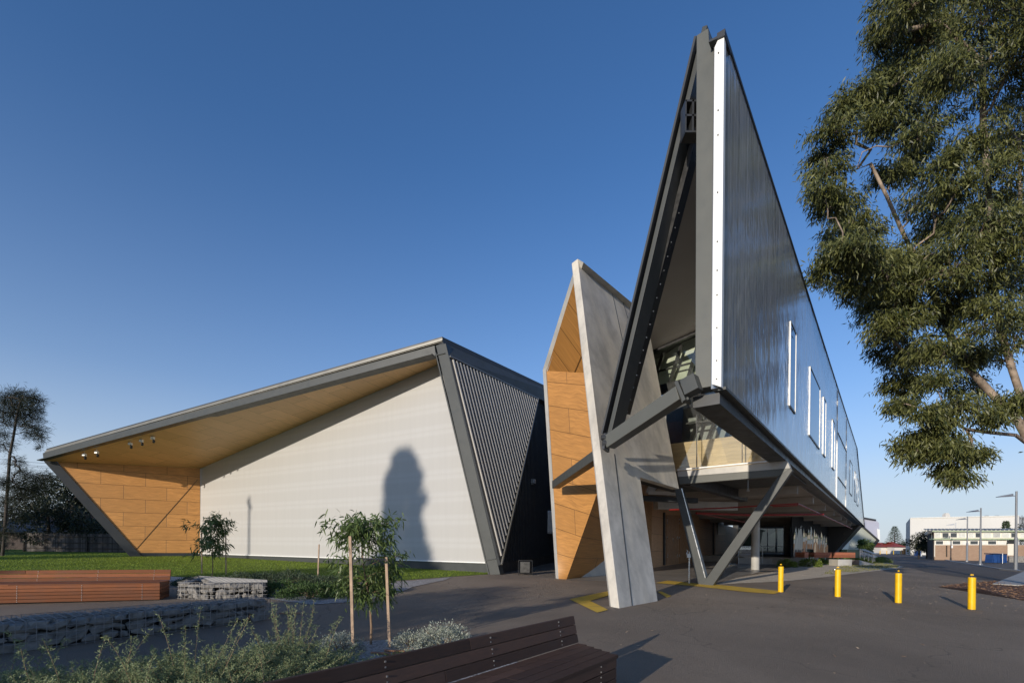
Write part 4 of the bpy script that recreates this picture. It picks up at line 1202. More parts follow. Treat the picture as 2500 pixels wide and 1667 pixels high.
def cushion(base, rx, ry, h, n, label, mat='silver_leaf', L=.035, name='silver_cushion_bush', cat='bush', group='silver cushion bushes'):
    root = thing(name, base, label, cat, group)
    d_ = unit(rng.normal(size=(n, 3))); d_[:, 2] = np.abs(d_[:, 2])
    rad = rng.uniform(.55, 1.0, (n, 1)) ** .5
    lump = 1 + .22 * np.sin(d_[:, :1] * 7 + base.x * 3) * np.cos(d_[:, 1:2] * 6 + base.y)
    tuft = rng.normal(0, .02, (n, 3))
    B_ = np.array(base[:]) + d_ * rad * lump * np.array([rx, ry, h]) + tuft
    D_ = d_ * .8 + rng.normal(0, .55, (n, 3)) + np.array([0, 0, .35])
    v, q = leaf_quads(B_, D_, rng.uniform(.6, 1.3, n) * L, rng.uniform(.6, 1.2, n) * L * .42, .1)
    st_ = MB()
    for k in range(26):
        a = random.uniform(0, 6.28); e_ = V3(base) + V3((math.cos(a) * rx * random.uniform(.2, .85), math.sin(a) * ry * random.uniform(.2, .85), h * random.uniform(.5, .85)))
        st_.tube([V3(base) - UP * .02, V3(base).lerp(e_, .6) + UP * .02, e_], [.006, .004, .002], 5, cap=False)
    st_.build('stems', M['stem'], root, fix=False)
    np_mesh('foliage', v, q, M[mat], root)
    return root
CU = [(-.95, 6.75, .42, .38, .36, 4200, 'largest silver cushion bush, behind the foreground bench near the path corner'),
      (-.55, 6.35, .36, .3, .20, 2600, 'low spreading silver cushion bush at the right tip of the front bed'),
      (-1.45, 6.95, .28, .25, .20, 1800, 'silver cushion bush at the foot of the right foreground stake'),
      (-2.35, 6.55, .32, .3, .24, 2200, 'silver cushion bush at the foot of the left foreground stake'),
      (-1.2, 6.1, .25, .22, .16, 1500, 'small silver cushion bush next to the tussock grass'),
      (-3.1, 6.1, .36, .32, .22, 2200, 'silver cushion bush behind the tall wispy plant')]
for (x, y, rx, ry, h, n, lab) in CU: cushion(gp(x, y, .0), rx, ry, h, n, lab)
def tussock(base, r, h, n, label):
    root = thing('tussock_grass', base, label, 'grass tuft', 'green tussock grasses')
    a = rng.uniform(0, 2 * math.pi, n); k = rng.uniform(.1, 1, n)
    B_ = np.array(base[:]) + np.stack([np.cos(a) * k * r * .35, np.sin(a) * k * r * .35, np.zeros(n)], 1)
    D_ = np.stack([np.cos(a) * k * .8, np.sin(a) * k * .8, np.ones(n)], 1) + rng.normal(0, .12, (n, 3))
    v, q = leaf_quads(B_, D_, rng.uniform(.6, 1.1, n) * h, .008, .35, 3)
    np_mesh('blades', v, q, M['tuft'], root); return root
tussock(gp(-1.35, 5.85), .3, .32, 420, 'green tussock of fine grass right behind the foreground bench')
tussock(gp(-.72, 6.02), .22, .26, 260, 'tawny tussock of grass between two silver cushion bushes')

# bark scraps and litter in the beds
lt = MB()
for (x, y) in ((-1.6, 6.6), (-1.75, 6.45), (-1.35, 6.75), (-1.5, 6.45), (-4.4, 9.7), (-4.6, 9.65)):
    lt.box(gp(x, y, .03), V3((random.uniform(.08, .16), random.uniform(-.05, .05), .0)), V3((-.01, .03, 0)), UP * .008)
tag(lt.build('bark_litter', plain('bark_chip', (.3, .15, .09), .9)), kind='stuff')

# ground cover bed in front of the white wall
def inside(poly, x, y):
    c = np.zeros(len(x), bool); n = len(poly)
    for i in range(n):
        x0, y0 = poly[i][0], poly[i][1]; x1, y1 = poly[(i + 1) % n][0], poly[(i + 1) % n][1]
        cond = ((y0 > y) != (y1 > y)) & (x < (x1 - x0) * (y - y0) / (y1 - y0 + 1e-12) + x0)
        c ^= cond
    return c
def scatter(poly, n):
    P_ = np.array([[q[0], q[1]] for q in poly]); lo, hi = P_.min(0), P_.max(0)
    out = []
    tot = 0
    while tot < n:
        x = rng.uniform(lo[0], hi[0], n); y = rng.uniform(lo[1], hi[1], n); k = inside(poly, x, y)
        out.append(np.stack([x[k], y[k]], 1)); tot += k.sum()
    return np.concatenate(out)[:n]
def gza(xy): return .0158 * np.clip(xy[:, 1], -40, 40) - .018 * np.clip(xy[:, 0], 0, 40)
cb_ = [G(*q) for q in ((540, 1416), (640, 1421), (800, 1427), (900, 1434), (950, 1446), (880, 1462), (760, 1472), (655, 1463), (640, 1440), (560, 1430))]
for k, (px, py, r, h, lab) in enumerate(((690, 1452, .75, .34, 'left-hand green ground-cover mound beside the short gabion block'), (760, 1458, .8, .36, 'green ground-cover mound in front of the lone stake'),
        (835, 1454, .7, .30, 'green ground-cover mound behind the large sapling'), (915, 1446, .5, .26, 'bright green ground-cover mound at the right end of the shrub bed'))):
    cushion(G(px, py), r, r * .8, h, 3200, lab, 'cover', .07, 'ground_cover_mound', 'shrub', 'green ground-cover mounds')
for k, (px, py, r, h, lab) in enumerate(((600, 1432, .9, .42, 'soft grey-green shrub at the back of the bed beyond the short gabion block'), (700, 1430, 1.1, .45, 'soft grey-green shrub in shade along the lawn edge'),
        (800, 1434, .9, .34, 'low grey-green shrub at the foot of the lone stake'), (470, 1428, .5, .22, 'small grey-green shrub behind the left bench end'))):
    cushion(G(px, py), r, r * .8, h, 4200, lab, 'dark_feather', .06, 'soft_shrub', 'shrub', 'soft shrubs along the lawn edge') if 'dark_feather' in M else None

# lawn blades
N = 52000
near_poly = [(-26, 13.5), (-16.5, 15.5)] + [tuple(q) for q in LAWN[::-1] if q[1] < 40 and q[0] > -24][2:]
xy = scatter(LAWN, N * 6)
keep = (xy[:, 0] > -34) & (xy[:, 1] > 12) & (xy[:, 1] < 38)
xy = xy[keep][:N * 4]
B_ = np.concatenate([xy, (gza(xy) + .005)[:, None]], 1); n = len(B_)
D_ = rng.normal(0, .35, (n, 3)) + np.array([0, 0, 1.0])
v, q = leaf_quads(B_, D_, rng.uniform(.035, .085, n), rng.uniform(.010, .02, n), .2)
o = np_mesh('grass', v, q, M['grass']); tag(o, kind='stuff')
# dry grass on the verge
vg = [G(*q) for q in ((2000, 1406), (2100, 1396), (2190, 1386), (2195, 1381), (2150, 1374), (2080, 1374), (2040, 1388))]
xy = scatter(vg, 9000); B_ = np.concatenate([xy, (gza(xy) + .012)[:, None]], 1); D_ = rng.normal(0, .5, (9000, 3)) + np.array([0, 0, .8])
keep = (np.sin(xy[:, 0] * 1.7) + np.cos(xy[:, 1] * 1.3 + xy[:, 0]) + rng.normal(0, .6, 9000)) > -.2
v, q = leaf_quads(B_[keep], D_[keep], rng.uniform(.06, .2, keep.sum()), .03, .3)
tag(np_mesh('dry_grass', v, q, leafmat('verge_grass', (.12, .13, .03), (.33, .31, .13), .3)), kind='stuff')
# low shrubs on the verge
VS = [(1920, 1384, .45, .4, 'small dark shrub at the foot of the far round column'), (1978, 1383, .55, .5, 'low green shrub at the left end of the verge row'), (1996, 1377, .6, .55, 'low green shrub second from the left in the verge row'), (2018, 1375, .8, .7, 'bushy green shrub in the middle of the verge row'),
      (2035, 1373, .7, .6, 'bright green shrub in the middle right of the verge row'), (2062, 1374, .8, .55, 'reddish green shrub before the pale step'), (2083, 1372, .7, .5, 'round green shrub right of the pale step'),
      (2100, 1371, .5, .5, 'single green shrub before the ramp rails'), (2119, 1374, .5, .5, 'single green shrub, second from the right on the verge'), (2136, 1374, .6, .55, 'green shrub near the road end of the verge'), (2153, 1373, .7, .6, 'rightmost green shrub on the verge beside the road')]
for (px, py, r, h, lab) in VS: cushion(G(px, py), r * 1.5, r * 1.3, h * 1.25, 1500, lab, 'box_leaf', .14, 'low_shrub', 'shrub', 'low shrubs on the verge')
# mulch chips
mp = [G(*q) for q in MUL]
xy = scatter(mp, 5000); B_ = np.concatenate([xy, (gza(xy) + .02)[:, None]], 1); D_ = rng.normal(0, 1, (5000, 3)) * np.array([1, 1, .25])
v, q = leaf_quads(B_, D_, rng.uniform(.05, .2, 5000), rng.uniform(.012, .03, 5000), 0)
tag(np_mesh('mulch', v, q, leafmat('mulch_chips', (.06, .03, .018), (.34, .2, .12), .0, .9)), kind='stuff')

# fallen leaves and bits on the asphalt
lx_ = np.concatenate([rng.uniform(-3, 26, 700), rng.normal(18, 4.0, 1300)]); ly_ = np.concatenate([rng.uniform(5, 22, 700), rng.normal(17.5, 2.4, 1300)])
ok = (ly_ > 3) ; lx_, ly_ = lx_[ok], ly_[ok]
xy = np.stack([lx_, ly_], 1); n = len(xy)
B_ = np.concatenate([xy, (gza(xy) + .012)[:, None]], 1); D_ = rng.normal(0, 1, (n, 3)) * np.array([1, 1, .12])
v, q = leaf_quads(B_, D_, rng.uniform(.03, .09, n), rng.uniform(.006, .014, n), -.1)
tag(np_mesh('leaf_litter', v, q, leafmat('leaf_litter_mat', (.10, .06, .035), (.42, .33, .24), .0, .8)), kind='stuff')

# ------------------------------------------------------------------ TREES
class Skel:
    """branch skeleton: nodes with parents; radii grow from the tips"""
    def __init__(s): s.p, s.par, s.w = [], [], []
    def path(s, pts, start=None):
        k = start
        for q in pts:
            s.p.append(V3(q)); s.par.append(k); s.w.append(0.0); k = len(s.p) - 1
        return k
    def attach(s, q, jit=.15, sub=5, low=True):
        q = V3(q); best, bi = 1e9, 0
        for i, n in enumerate(s.p):
            dv = q - n; dd = dv.length
            if low and n.z > q.z: dd *= 1.0 + .9 * (n.z - q.z) / (dd + .1)
            if dd < best: best, bi = dd, i
        a = s.p[bi]; L = (q - a).length; k = bi
        par = s.par[bi]
        tdir = (a - s.p[par]).normalized() if par is not None else UP
        c1 = a.lerp(q, .4) + (tdir * .3 + UP * .25) * L * .3
        for i in range(1, sub + 1):
            f = i / sub
            pt = a * (1 - f) ** 2 + c1 * 2 * f * (1 - f) + q * f * f
            pt += V3((random.gauss(0, jit), random.gauss(0, jit), random.gauss(0, jit))) * L * .12 * (1 if i < sub else 0)
            s.p.append(pt); s.par.append(k); s.w.append(0.0); k = len(s.p) - 1
        return k
    def mesh(s, mb, tip=.012, expo=2.3, rmax=None, sides=7):
        n = len(s.p); ch = [[] for _ in range(n)]
        for i, k in enumerate(s.par):
            if k is not None: ch[k].append(i)
        r = [0.0] * n
        for i in range(n - 1, -1, -1):
            r[i] = tip if not ch[i] else max(sum(r[c] ** expo for c in ch[i]) ** (1 / expo), tip) * 1.004
        if rmax:
            f = rmax / r[0]; r = [tip + (x - tip) * f for x in r] if f < 1 else [x * (1 + (f - 1) * (x / r[0])) for x in r]
        done = set()
        for i in range(n):
            if s.par[i] is not None and (s.par[i], i) in done: continue
            if s.par[i] is None and not ch[i]: continue
            # start chains at roots and at side branches
            k = s.par[i]
            chain = [i] if k is None else [k, i]
            if k is not None: done.add((k, i))
            cur = i
            while ch[cur]:
                nx_ = max(ch[cur], key=lambda c: r[c])
                if (cur, nx_) in done: break
                done.add((cur, nx_)); chain.append(nx_); cur = nx_
            if len(chain) < 2: continue
            rad = [r[c] for c in chain]
            if k is not None: rad[0] = min(rad[0], rad[1] * 1.15)
            rr = max(rad)
            mb.tube([s.p[c] for c in chain], rad, sides if rr > .04 else (5 if rr > .015 else 3), cap=False)

# big gum tree on the right --------------------------------------------------
YT = 20.0
tb = G(2590, 1442); YT = tb.y
gum = thing('gum_tree', tb, 'huge gum tree with drooping foliage filling the right side of the sky', 'tree')
sk_ = Skel()
def q3(px, py, dy=0.0): return P(px, py, YT + dy)
k0 = sk_.path([tb - UP * .1, q3(2575, 1300), q3(2560, 1180), q3(2530, 1100)])
kA = sk_.path([q3(2500, 990, .3), q3(2470, 900, .5), q3(2440, 800, .8), q3(2425, 680, 1), q3(2420, 560, 1), q3(2410, 430, 1), q3(2400, 300, .8), q3(2400, 160, .6), q3(2395, 40, .5), q3(2400, -80, .5)], k0)
kB = sk_.path([q3(2480, 1020, .4), q3(2420, 960, .8), q3(2365, 900, 1.0), q3(2320, 820, 1.2), q3(2285, 730, 1.2), q3(2240, 640, 1.0), q3(2200, 560, .8), q3(2165, 480, .5), q3(2125, 400, .2)], k0)
kC = sk_.path([q3(2570, 960, 1.2), q3(2560, 800, 1.8), q3(2510, 620, 1.6), q3(2490, 480, 1.4), q3(2490, 340, 1.2), q3(2520, 180, 1), q3(2530, 20, 1)], k0)
kD = sk_.path([q3(2480, 1062, -1.0), q3(2420, 1056, -1.8), q3(2360, 1048, -2.2), q3(2310, 1020, -2.4), q3(2260, 1000, -2.4), q3(2210, 985, -2.3)], k0)
kE = sk_.path([q3(2372, 1075, -2.1), q3(2368, 1095, -2.0), q3(2345, 1110, -2.0)], len(sk_.p) - 4)
kF = sk_.path([q3(2260, 690, .2), q3(2200, 655, -.6), q3(2140, 648, -1.2), q3(2075, 632, -1.6)], kB - 3)
kG = sk_.path([q3(2650, 1000, -.5), q3(2720, 860, -1), q3(2780, 700, -1), q3(2800, 500, -.5), q3(2780, 300, 0)], k0)
CL = [(2175, 25, 55), (2150, 90, 50), (2165, 140, 45), (2215, 60, 60), (2260, 100, 70), (2320, 50, 80), (2400, 40, 80), (2470, 60, 80), (2230, 0, 60), (2300, -30, 70), (2380, -60, 80), (2460, -60, 80), (2180, -30, 50),
      (2085, 628, 34), (2140, 655, 42), (2200, 650, 50), (2060, 600, 36), (2180, 720, 48), (2040, 262, 45), (2010, 310, 48), (1992, 370, 42), (1986, 420, 40), (1984, 470, 40), (2070, 235, 50), (2115, 240, 55), (2125, 205, 40), (2150, 270, 60), (2200, 200, 65), (2260, 180, 75), (2330, 170, 80), (2190, 300, 50), (2130, 290, 40), (2300, 290, 60), (2240, 330, 45),
      (2030, 500, 40), (2055, 535, 38), (2025, 570, 40), (2005, 615, 40), (2000, 500, 36), (2090, 560, 40), (2380, 150, 70), (2440, 200, 80), (2480, 320, 60), (2450, 420, 50), (2330, 460, 60), (2260, 470, 55), (2300, 540, 75), (2390, 560, 75), (2470, 570, 80), (2410, 500, 50), (2210, 420, 45), (2230, 380, 40), (2160, 420, 42),
      (1995, 650, 40), (2025, 665, 45), (2060, 695, 45), (2110, 620, 50), (2092, 740, 42), (2112, 778, 38), (2140, 710, 60), (2190, 670, 60), (2250, 640, 80), (2320, 650, 85), (2400, 660, 85), (2470, 680, 80), (2150, 800, 45), (2170, 840, 50), (2210, 780, 60), (2270, 750, 80), (2340, 760, 70), (2200, 880, 48), (2245, 870, 55), (2300, 850, 60),
      (2185, 935, 36), (2235, 945, 40), (2290, 930, 42), (2355, 945, 50), (2340, 990, 40), (2420, 770, 70), (2480, 810, 60), (2400, 870, 50), (2360, 860, 50), (2200, 990, 22), (2255, 1010, 26), (2222, 1082, 32), (2252, 1102, 38), (2295, 1075, 36), (2330, 1100, 34), (2320, 1145, 26), (2338, 1165, 18), (2378, 1110, 22), (2420, 1015, 28), (2470, 985, 34), (2300, 1040, 30), (2260, 1070, 28),
      (2375, 345, 48), (2425, 385, 42), (2295, 395, 44), (2490, 250, 60), (2440, 500, 45), (2540, 100, 90), (2560, 300, 90), (2570, 500, 90), (2600, 700, 90), (2620, 880, 80), (2680, 200, 100), (2700, 400, 110), (2730, 600, 110), (2740, 800, 90), (2620, -60, 90), (2820, 300, 100), (2850, 500, 110), (2840, 700, 90), (2700, 950, 70), (2780, 100, 90)]
LB, LD, LS = [], [], []
for (px, py, r) in CL:
    if px < 2200: px += 30 * min(1.0, (2200 - px) / 90)
    dy = random.uniform(-2.6, 2.8)
    if px < 2120: dy = random.uniform(-3.2, .2)
    if 980 < py: dy = random.uniform(-3.0, -1.4)
    c = P(px, py, YT + dy); rm = r * c.y / F * .93
    kk_ = sk_.attach(c - UP * rm * .3, .5, 6)
    nt_ = int(16 + 11 * (r / 50) ** 2)
    for i in range(nt_):
        dv = V3((random.gauss(0, 1), random.gauss(0, 1), random.gauss(.1, .8))).normalized() * rm * random.uniform(.35, 1.0)
        dv.z *= .8
        e_ = c + dv
        if i < nt_ * .55:
            st_ = sk_.p[kk_]; mid = st_.lerp(e_, .5) + UP * .15 * rm
            sk_.path([mid, e_], kk_)
        m_ = int(64 * random.uniform(.4, 1.6))
        out = V3((dv.x, dv.y, 0)); out = out.normalized() if out.length > .01 else V3((1, 0, 0))
        b_ = np.array(e_[:]) + rng.normal(0, 1, (m_, 3)) * np.array([.19, .19, .15]) + np.array(out[:]) * rng.uniform(-.1, .25, (m_, 1))
        LB.append(b_); LD.append(rng.normal(0, .42, (m_, 3)) + np.array([out.x * .35, out.y * .35, -.75])); LS.append(rng.uniform(.14, .29, m_))
mbt = MB(); sk_.mesh(mbt, .007, 2.2, .23); mbt.build('trunk', M['bark'], gum, smooth=True, fix=False)
LB, LD, LS = np.concatenate(LB), np.concatenate(LD), np.concatenate(LS)
v, q = leaf_quads(LB, LD, LS, LS * .17 + .008, .12)
np_mesh('crown', v, q, M['gum_leaf'], gum)

# casuarina at far left -----------------------------------------------------
def needle_tree(base, Y, trunk_px, boughs, name, label, mat, n_per, L, wdt, droop, cat='tree', bark='bark_dark', rmax=.28, group=None, spread=1.0):
    root = thing(name, base, label, cat, group)
    s = Skel(); s.path([base - UP * .1] + [P(px, py, Y) for px, py in trunk_px])
    B_, D_ = [], []
    for (px, py, r) in boughs:
        c = P(px, py, Y + random.uniform(-1.4, 1.4) * spread); rm = r * Y / F
        kk_ = s.attach(c, .4, 5)
        for i in range(max(5, int(n_per * (r / 14.0) ** 1.5 / 26))):
            dv = V3((random.gauss(0, 1), random.gauss(0, 1), random.gauss(0, .8))).normalized() * rm * random.uniform(.2, 1)
            e_ = c + dv
            if i % 2 == 0: s.path([s.p[kk_].lerp(e_, .5) + UP * .1 * rm, e_], kk_)
            o_ = V3((dv.x, dv.y, dv.z * .5)); o_ = o_.normalized() if o_.length > .01 else UP
            m_ = 26
            B_.append(np.array(e_[:]) + rng.normal(0, rm * .5, (m_, 3))); D_.append(rng.normal(0, .5, (m_, 3)) + np.array(o_[:]) * .9 + np.array([0, 0, -droop]))
    mb = MB(); s.mesh(mb, .012, 2.2, rmax); mb.build('trunk', M[bark], root, smooth=True, fix=False)
    B_, D_ = np.concatenate(B_), np.concatenate(D_); n = len(B_)
    v, q = leaf_quads(B_, D_, rng.uniform(.6, 1.3, n) * L, rng.uniform(.7, 1.3, n) * wdt, .1)
    np_mesh('crown', v, q, M[mat], root)
    return root
cb0 = G(6, 1357); YC = cb0.y
needle_tree(cb0, YC, [(12, 1290), (18, 1200), (24, 1110), (34, 1060), (42, 1010), (50, 980)],
            [(20, 970, 16), (36, 966, 14), (60, 968, 14), (80, 972, 13), (94, 976, 10), (12, 985, 14), (30, 990, 16), (54, 990, 16), (74, 992, 14), (88, 998, 10), (10, 1008, 14), (28, 1015, 16), (50, 1015, 14), (72, 1012, 14), (92, 1022, 10), (12, 1035, 14), (60, 1036, 12), (84, 1040, 14), (100, 1050, 9), (76, 1058, 12), (98, 1068, 9), (14, 1062, 12), (100, 1090, 6), (6, 1085, 14), (40, 1125, 10),
             (50, 1150, 14), (72, 1165, 14), (90, 1168, 12), (108, 1160, 11), (122, 1168, 10), (28, 1175, 14), (46, 1190, 16), (66, 1198, 14), (86, 1190, 13), (102, 1182, 12), (30, 1215, 14), (52, 1220, 14), (72, 1215, 12), (8, 1180, 14), (8, 1225, 16), (20, 1260, 18), (6, 1300, 18), (5, 1335, 14), (22, 1240, 14)],
            'casuarina_tree', 'tall dark casuarina with wispy needles at the left edge', 'needle', 560, .34, .018, .1, rmax=.085)

def bushy_tree(name, base, h, r, label, mat, n, L, cat='tree', group=None, trunk_h=.3, bark='bark_dark', clumps=26, squash=1.0):
    root = thing(name, base, label, cat, group)
    s = Skel(); top = base + UP * h
    s.path([base - UP * .1] + [base.lerp(top, f) + V3((random.gauss(0, .05), random.gauss(0, .05), 0)) * h * .2 for f in (.12, .25, .4, .55)])
    B_, D_ = [], []
    per = n // clumps
    for i in range(clumps):
        f = random.random()
        dv = V3((random.gauss(0, 1), random.gauss(0, 1), random.gauss(0, .7))).normalized()
        rr = random.uniform(.35, .95)
        c = base + UP * (h * (trunk_h + (1 - trunk_h) * .5)) + V3((dv.x * r * rr, dv.y * r * rr, dv.z * h * (1 - trunk_h) * .5 * rr * squash))
        s.attach(c, .4, 4)
        m_ = int(per * random.uniform(.6, 1.4))
        d2 = unit(rng.normal(size=(m_, 3))) * rng.uniform(.3, 1, (m_, 1)) ** .5
        B_.append(np.array(c[:]) + d2 * r * .36 * np.array([1, 1, .8])); D_.append(d2 + rng.normal(0, .5, (m_, 3)) + np.array([0, 0, -.3]))
    mb = MB(); s.mesh(mb, .012, 2.2, .03 * h); mb.build('trunk', M[bark], root, smooth=True, fix=False)
    B_, D_ = np.concatenate(B_), np.concatenate(D_)
    v, q = leaf_quads(B_, D_, rng.uniform(.6, 1.3, len(B_)) * L, rng.uniform(.3, .5, len(B_)) * L, .15)
    np_mesh('crown', v, q, M[mat], root)
    return root
b0 = gp(*P(150, 1345, 42)[:2])
bushy_tree('background_tree', gp(*P(175, 1345, 49)[:2]), 8.6, 3.6, 'dark leafy tree behind the tiled house, right of the casuarina', 'dark_leaf', 6500, .3)
bushy_tree('background_tree', gp(*P(118, 1345, 40.5)[:2]), 5.4, 2.6, 'rounded dark bush-like tree in front of the tiled roof', 'dark_leaf', 6500, .22, trunk_h=.15)
bushy_tree('background_tree', gp(*P(205, 1345, 62)[:2]), 7.2, 2.2, 'small dark tree peeping above the right end of the tiled roof', 'dark_leaf', 3000, .3)
bushy_tree('background_tree', gp(*P(215, 1345, 40.4)[:2]), 3.6, 2.0, 'low dark tree between fence and tiled roof near the raking steel leg', 'dark_leaf', 4200, .2, trunk_h=.15)

# off-frame trees whose shade falls on the lawn and walls
def cone_tree(base, h, r, label, n=9000, prof=None):
    root = thing('cypress_tree', base, label, 'tree')
    mb = MB(); mb.tube([base - UP * .1, base + UP * h * .3, base + UP * h * .9], [r * .12, r * .09, .03], 8); mb.build('trunk', M['bark_dark'], root)
    f = rng.uniform(.02, 1, n); a = rng.uniform(0, 2 * math.pi, n)
    pr = prof(f) if prof else np.sqrt(np.clip(1 - f, 0, 1)) * (.55 + .45 * np.minimum(1, f * 6))
    lump = 1 + .30 * np.sin(a * 2 + f * 23) + .2 * np.sin(a * 5 - f * 61)
    k = rng.uniform(.5, 1, n) ** .5
    B_ = np.array(base[:]) + np.stack([np.cos(a) * r * pr * lump * k, np.sin(a) * r * pr * lump * k, f * h], 1)
    D_ = np.stack([np.cos(a), np.sin(a), .8 + 0 * a], 1) + rng.normal(0, .4, (n, 3))
    v, q = leaf_quads(B_, D_, rng.uniform(.35, .7, n), rng.uniform(.18, .3, n), 0)
    np_mesh('crown', v, q, M['conifer'], root); return root
te = math.tan(SUN_EL); sd = az(math.degrees(SUN_AZ))
def caster(pt, dist):
    q_ = V3(pt) - sd * dist
    return gp(q_.x, q_.y), pt.z + dist * te
tip = gw(985, 1112); bs, zt = caster(tip, 62)
HC = zt - bs.z
def prof(f): return np.interp((1 - f) * HC, [0, .25, .9, 1.0, 2.2, 2.5, 3.6, 3.9, 5.2, 5.6, 9, 14, 30], [.1, .38, .5, .75, .85, 1.15, 1.2, 1.42, 1.45, 1.75, 1.9, 2.1, 2.1]) / 2.25
cone_tree(bs, zt - bs.z, 2.25, 'tall dark cypress standing behind the viewer to the left', 12000, prof)
ptip = gw(609, 1208); bs, zt = caster(ptip, 46)
b = MB(); b.lathe(bs - UP * .1, [(.15, 0), (.10, zt - bs.z)], 12); b.beam(V3((bs.x, bs.y, zt - .7)) - az(20) * 1.1, V3((bs.x, bs.y, zt - .7)) + az(20) * 1.1, .09, .1)
for sx in (-1, -.5, .5, 1): b.lathe(V3((bs.x, bs.y, zt - .64)) + az(20) * sx, [(.04, 0), (.05, .1), (.03, .16)], 8)
tag(b.build('power_pole', M['bark_dark'], at=bs), 'timber power pole with a crossarm behind the viewer to the left', 'pole')
for i, (x, y, h, r, lab) in enumerate(((-51, 15, 10.5, 4.2, 'broad dark tree beyond the left edge of the view, nearest to the fence'), (-57, 23, 11.5, 4.6, 'broad dark tree beyond the left edge of the view, beside the neighbouring house'),
        (-43.5, 8, 9.0, 2.6, 'smaller thin tree beyond the left edge of the view, beside the lawn'), (-63, 12, 13, 5, 'tallest dark tree beyond the left edge of the view'), (-66, 27, 12, 5, 'far dark tree beyond the left edge of the view, behind the house'))):
    bushy_tree('shade_tree', gp(x, y), h, r, lab, 'dark_leaf', 1500 if i == 2 else 9000, .42, trunk_h=.18, clumps=26 if i == 2 else 40)

bushy_tree('shade_tree', gp(-16.6, -9.6), 6.3, 2.7, 'round dark tree standing behind the viewer to the left, shading the path', 'dark_leaf', 9000, .34, trunk_h=.32, clumps=44)

# ------------------------------------------------------------------ LEFT BACKGROUND: fence, tiled house, wires
fA, fB_ = G(-60, 1349), G(318, 1346)
fA = gp(fA.x, 39.5); fB_ = gp(P(330, 1347, 39.5).x, 39.5)
fn = thing('paling_fence', fA.lerp(fB_, .5), 'weathered timber paling fence, darkened for tree shade, along the back of the lawn', 'fence')
b = MB(); L = (fB_ - fA).length; u = (fB_ - fA).normalized(); x = 0
while x < L:
    wv = random.uniform(.085, .105); hh = 1.5 + random.uniform(-.03, .05); q_ = fA + u * x
    b.prism([gp(q_.x, q_.y, .02), gp(q_.x + u.x * wv, q_.y, .02), gp(q_.x + u.x * wv, q_.y, hh), gp(q_.x, q_.y, hh)], V3((0, .02 + random.uniform(0, .012), 0))); x += wv + .006
M['paling'] = slatmat('paling_timber', (.085, .075, .07), (0, 0, 1))  # dark paling colour has the tree shade put into it
b.build('palings', M['paling'], fn, fix=False)
b = MB()
for z in (.3, .75, 1.25): b.beam(fA + UP * z - V3((0, .03, 0)), fB_ + UP * z - V3((0, .03, 0)), .04, .06)
b.build('rails', M['bark_dark'], fn)
x = 0
while x < L:
    q_ = fA + u * x; b = MB(); b.abox(gp(q_.x, q_.y - .1, -.05), .08, .08, 1.35); b.build('post', M['bark_dark'], fn); x += 5.2
t = NT('roof_tiles_dark'); uvv = t.comb(t.dot((1, 0, 0)), t.dot((0, .75, .66)))
br = t.n('ShaderNodeTexBrick', Vector=uvv, Color1=(.04, .033, .033), Color2=(.085, .068, .064), Mortar=(.008, .008, .008), Scale=1.0, Mortar_Size=.028, Brick_Width=.3, Row_Height=.32)
t.bump(br.outputs['Fac'], -.8, .03); M['tile_dark'] = t.fin(br.outputs['Color'], .5)
M['brick_dark_shaded'] = plain('dark_shaded_brickwork', (.06, .045, .04), .9, 0, .2, 4)
def house(name, x0, x1, Y, dep, eave, ridge, label, wallm, roofm, hip=2.5, group=None, wins=()):
    g0 = gp((x0 + x1) / 2, Y + dep / 2); root = thing(name, g0, label, 'house', group)
    b = MB(); b.abox(V3((g0.x, g0.y, g0.z - .2)), x1 - x0, dep, eave - g0.z + .2); b.build('wall', wallm, root)
    o_ = .5
    p_ = [V3((x0 - o_, Y - o_, eave - .1)), V3((x1 + o_, Y - o_, eave - .1)), V3((x1 + o_, Y + dep + o_, eave - .1)), V3((x0 - o_, Y + dep + o_, eave - .1)), V3((x0 + hip, Y + dep / 2, ridge)), V3((x1 - hip, Y + dep / 2, ridge))]
    b = MB(); b.add(p_, [(0, 1, 5, 4), (1, 2, 5), (2, 3, 4, 5), (3, 0, 4), (3, 2, 1, 0)]); rf_ = b.build('roof', roofm, root)
    b = MB(); b.tube([p_[0] + UP * .0, p_[4], p_[5], p_[1]], .09, 6); b.tube([p_[3], p_[4]], .09, 6); b.tube([p_[2], p_[5]], .09, 6); b.build('ridge_tiles', roofm, rf_)
    b = MB(); b.beam(p_[0] - V3((0, .08, 0)), p_[1] - V3((0, .08, 0)), .12, .12); b.build('gutter', M['steel_dark'], root)
    for (a, c, z0, z1) in wins:
        f = MB(); f.prism([V3((a, Y - .03, z0)), V3((c, Y - .03, z0)), V3((c, Y - .03, z1)), V3((a, Y - .03, z1))], V3((0, .06, 0))); w_ = f.build('window', M['white_metal'], root)
        f = MB(); f.prism([V3((a + .1, Y - .045, z0 + .1)), V3((c - .1, Y - .045, z0 + .1)), V3((c - .1, Y - .045, z1 - .1)), V3((a + .1, Y - .045, z1 - .1))], V3((0, .014, 0))); f.build('pane', M['pane'], w_)
    return root
HY = 46.0
house('tiled_house', P(-80, 1290, HY).x, P(262, 1290, HY).x, HY, 10, P(100, 1297, HY).z, P(100, 1240, HY + 5).z, 'dark house with a tiled hip roof behind the paling fence', M['brick_dark_shaded'], M['tile_dark'], 4)
cl_ = Skel()
wr = MB()
for (ya, yb) in ((1123, 1137), (1131, 1145), (1134, 1149)):
    a, b_ = P(-120, ya - 16, 75), P(330, yb + 6, 60)
    wr.tube([a.lerp(b_, f) - UP * 1.2 * (f * (1 - f)) for f in np.linspace(0, 1, 9)], .022, 5)
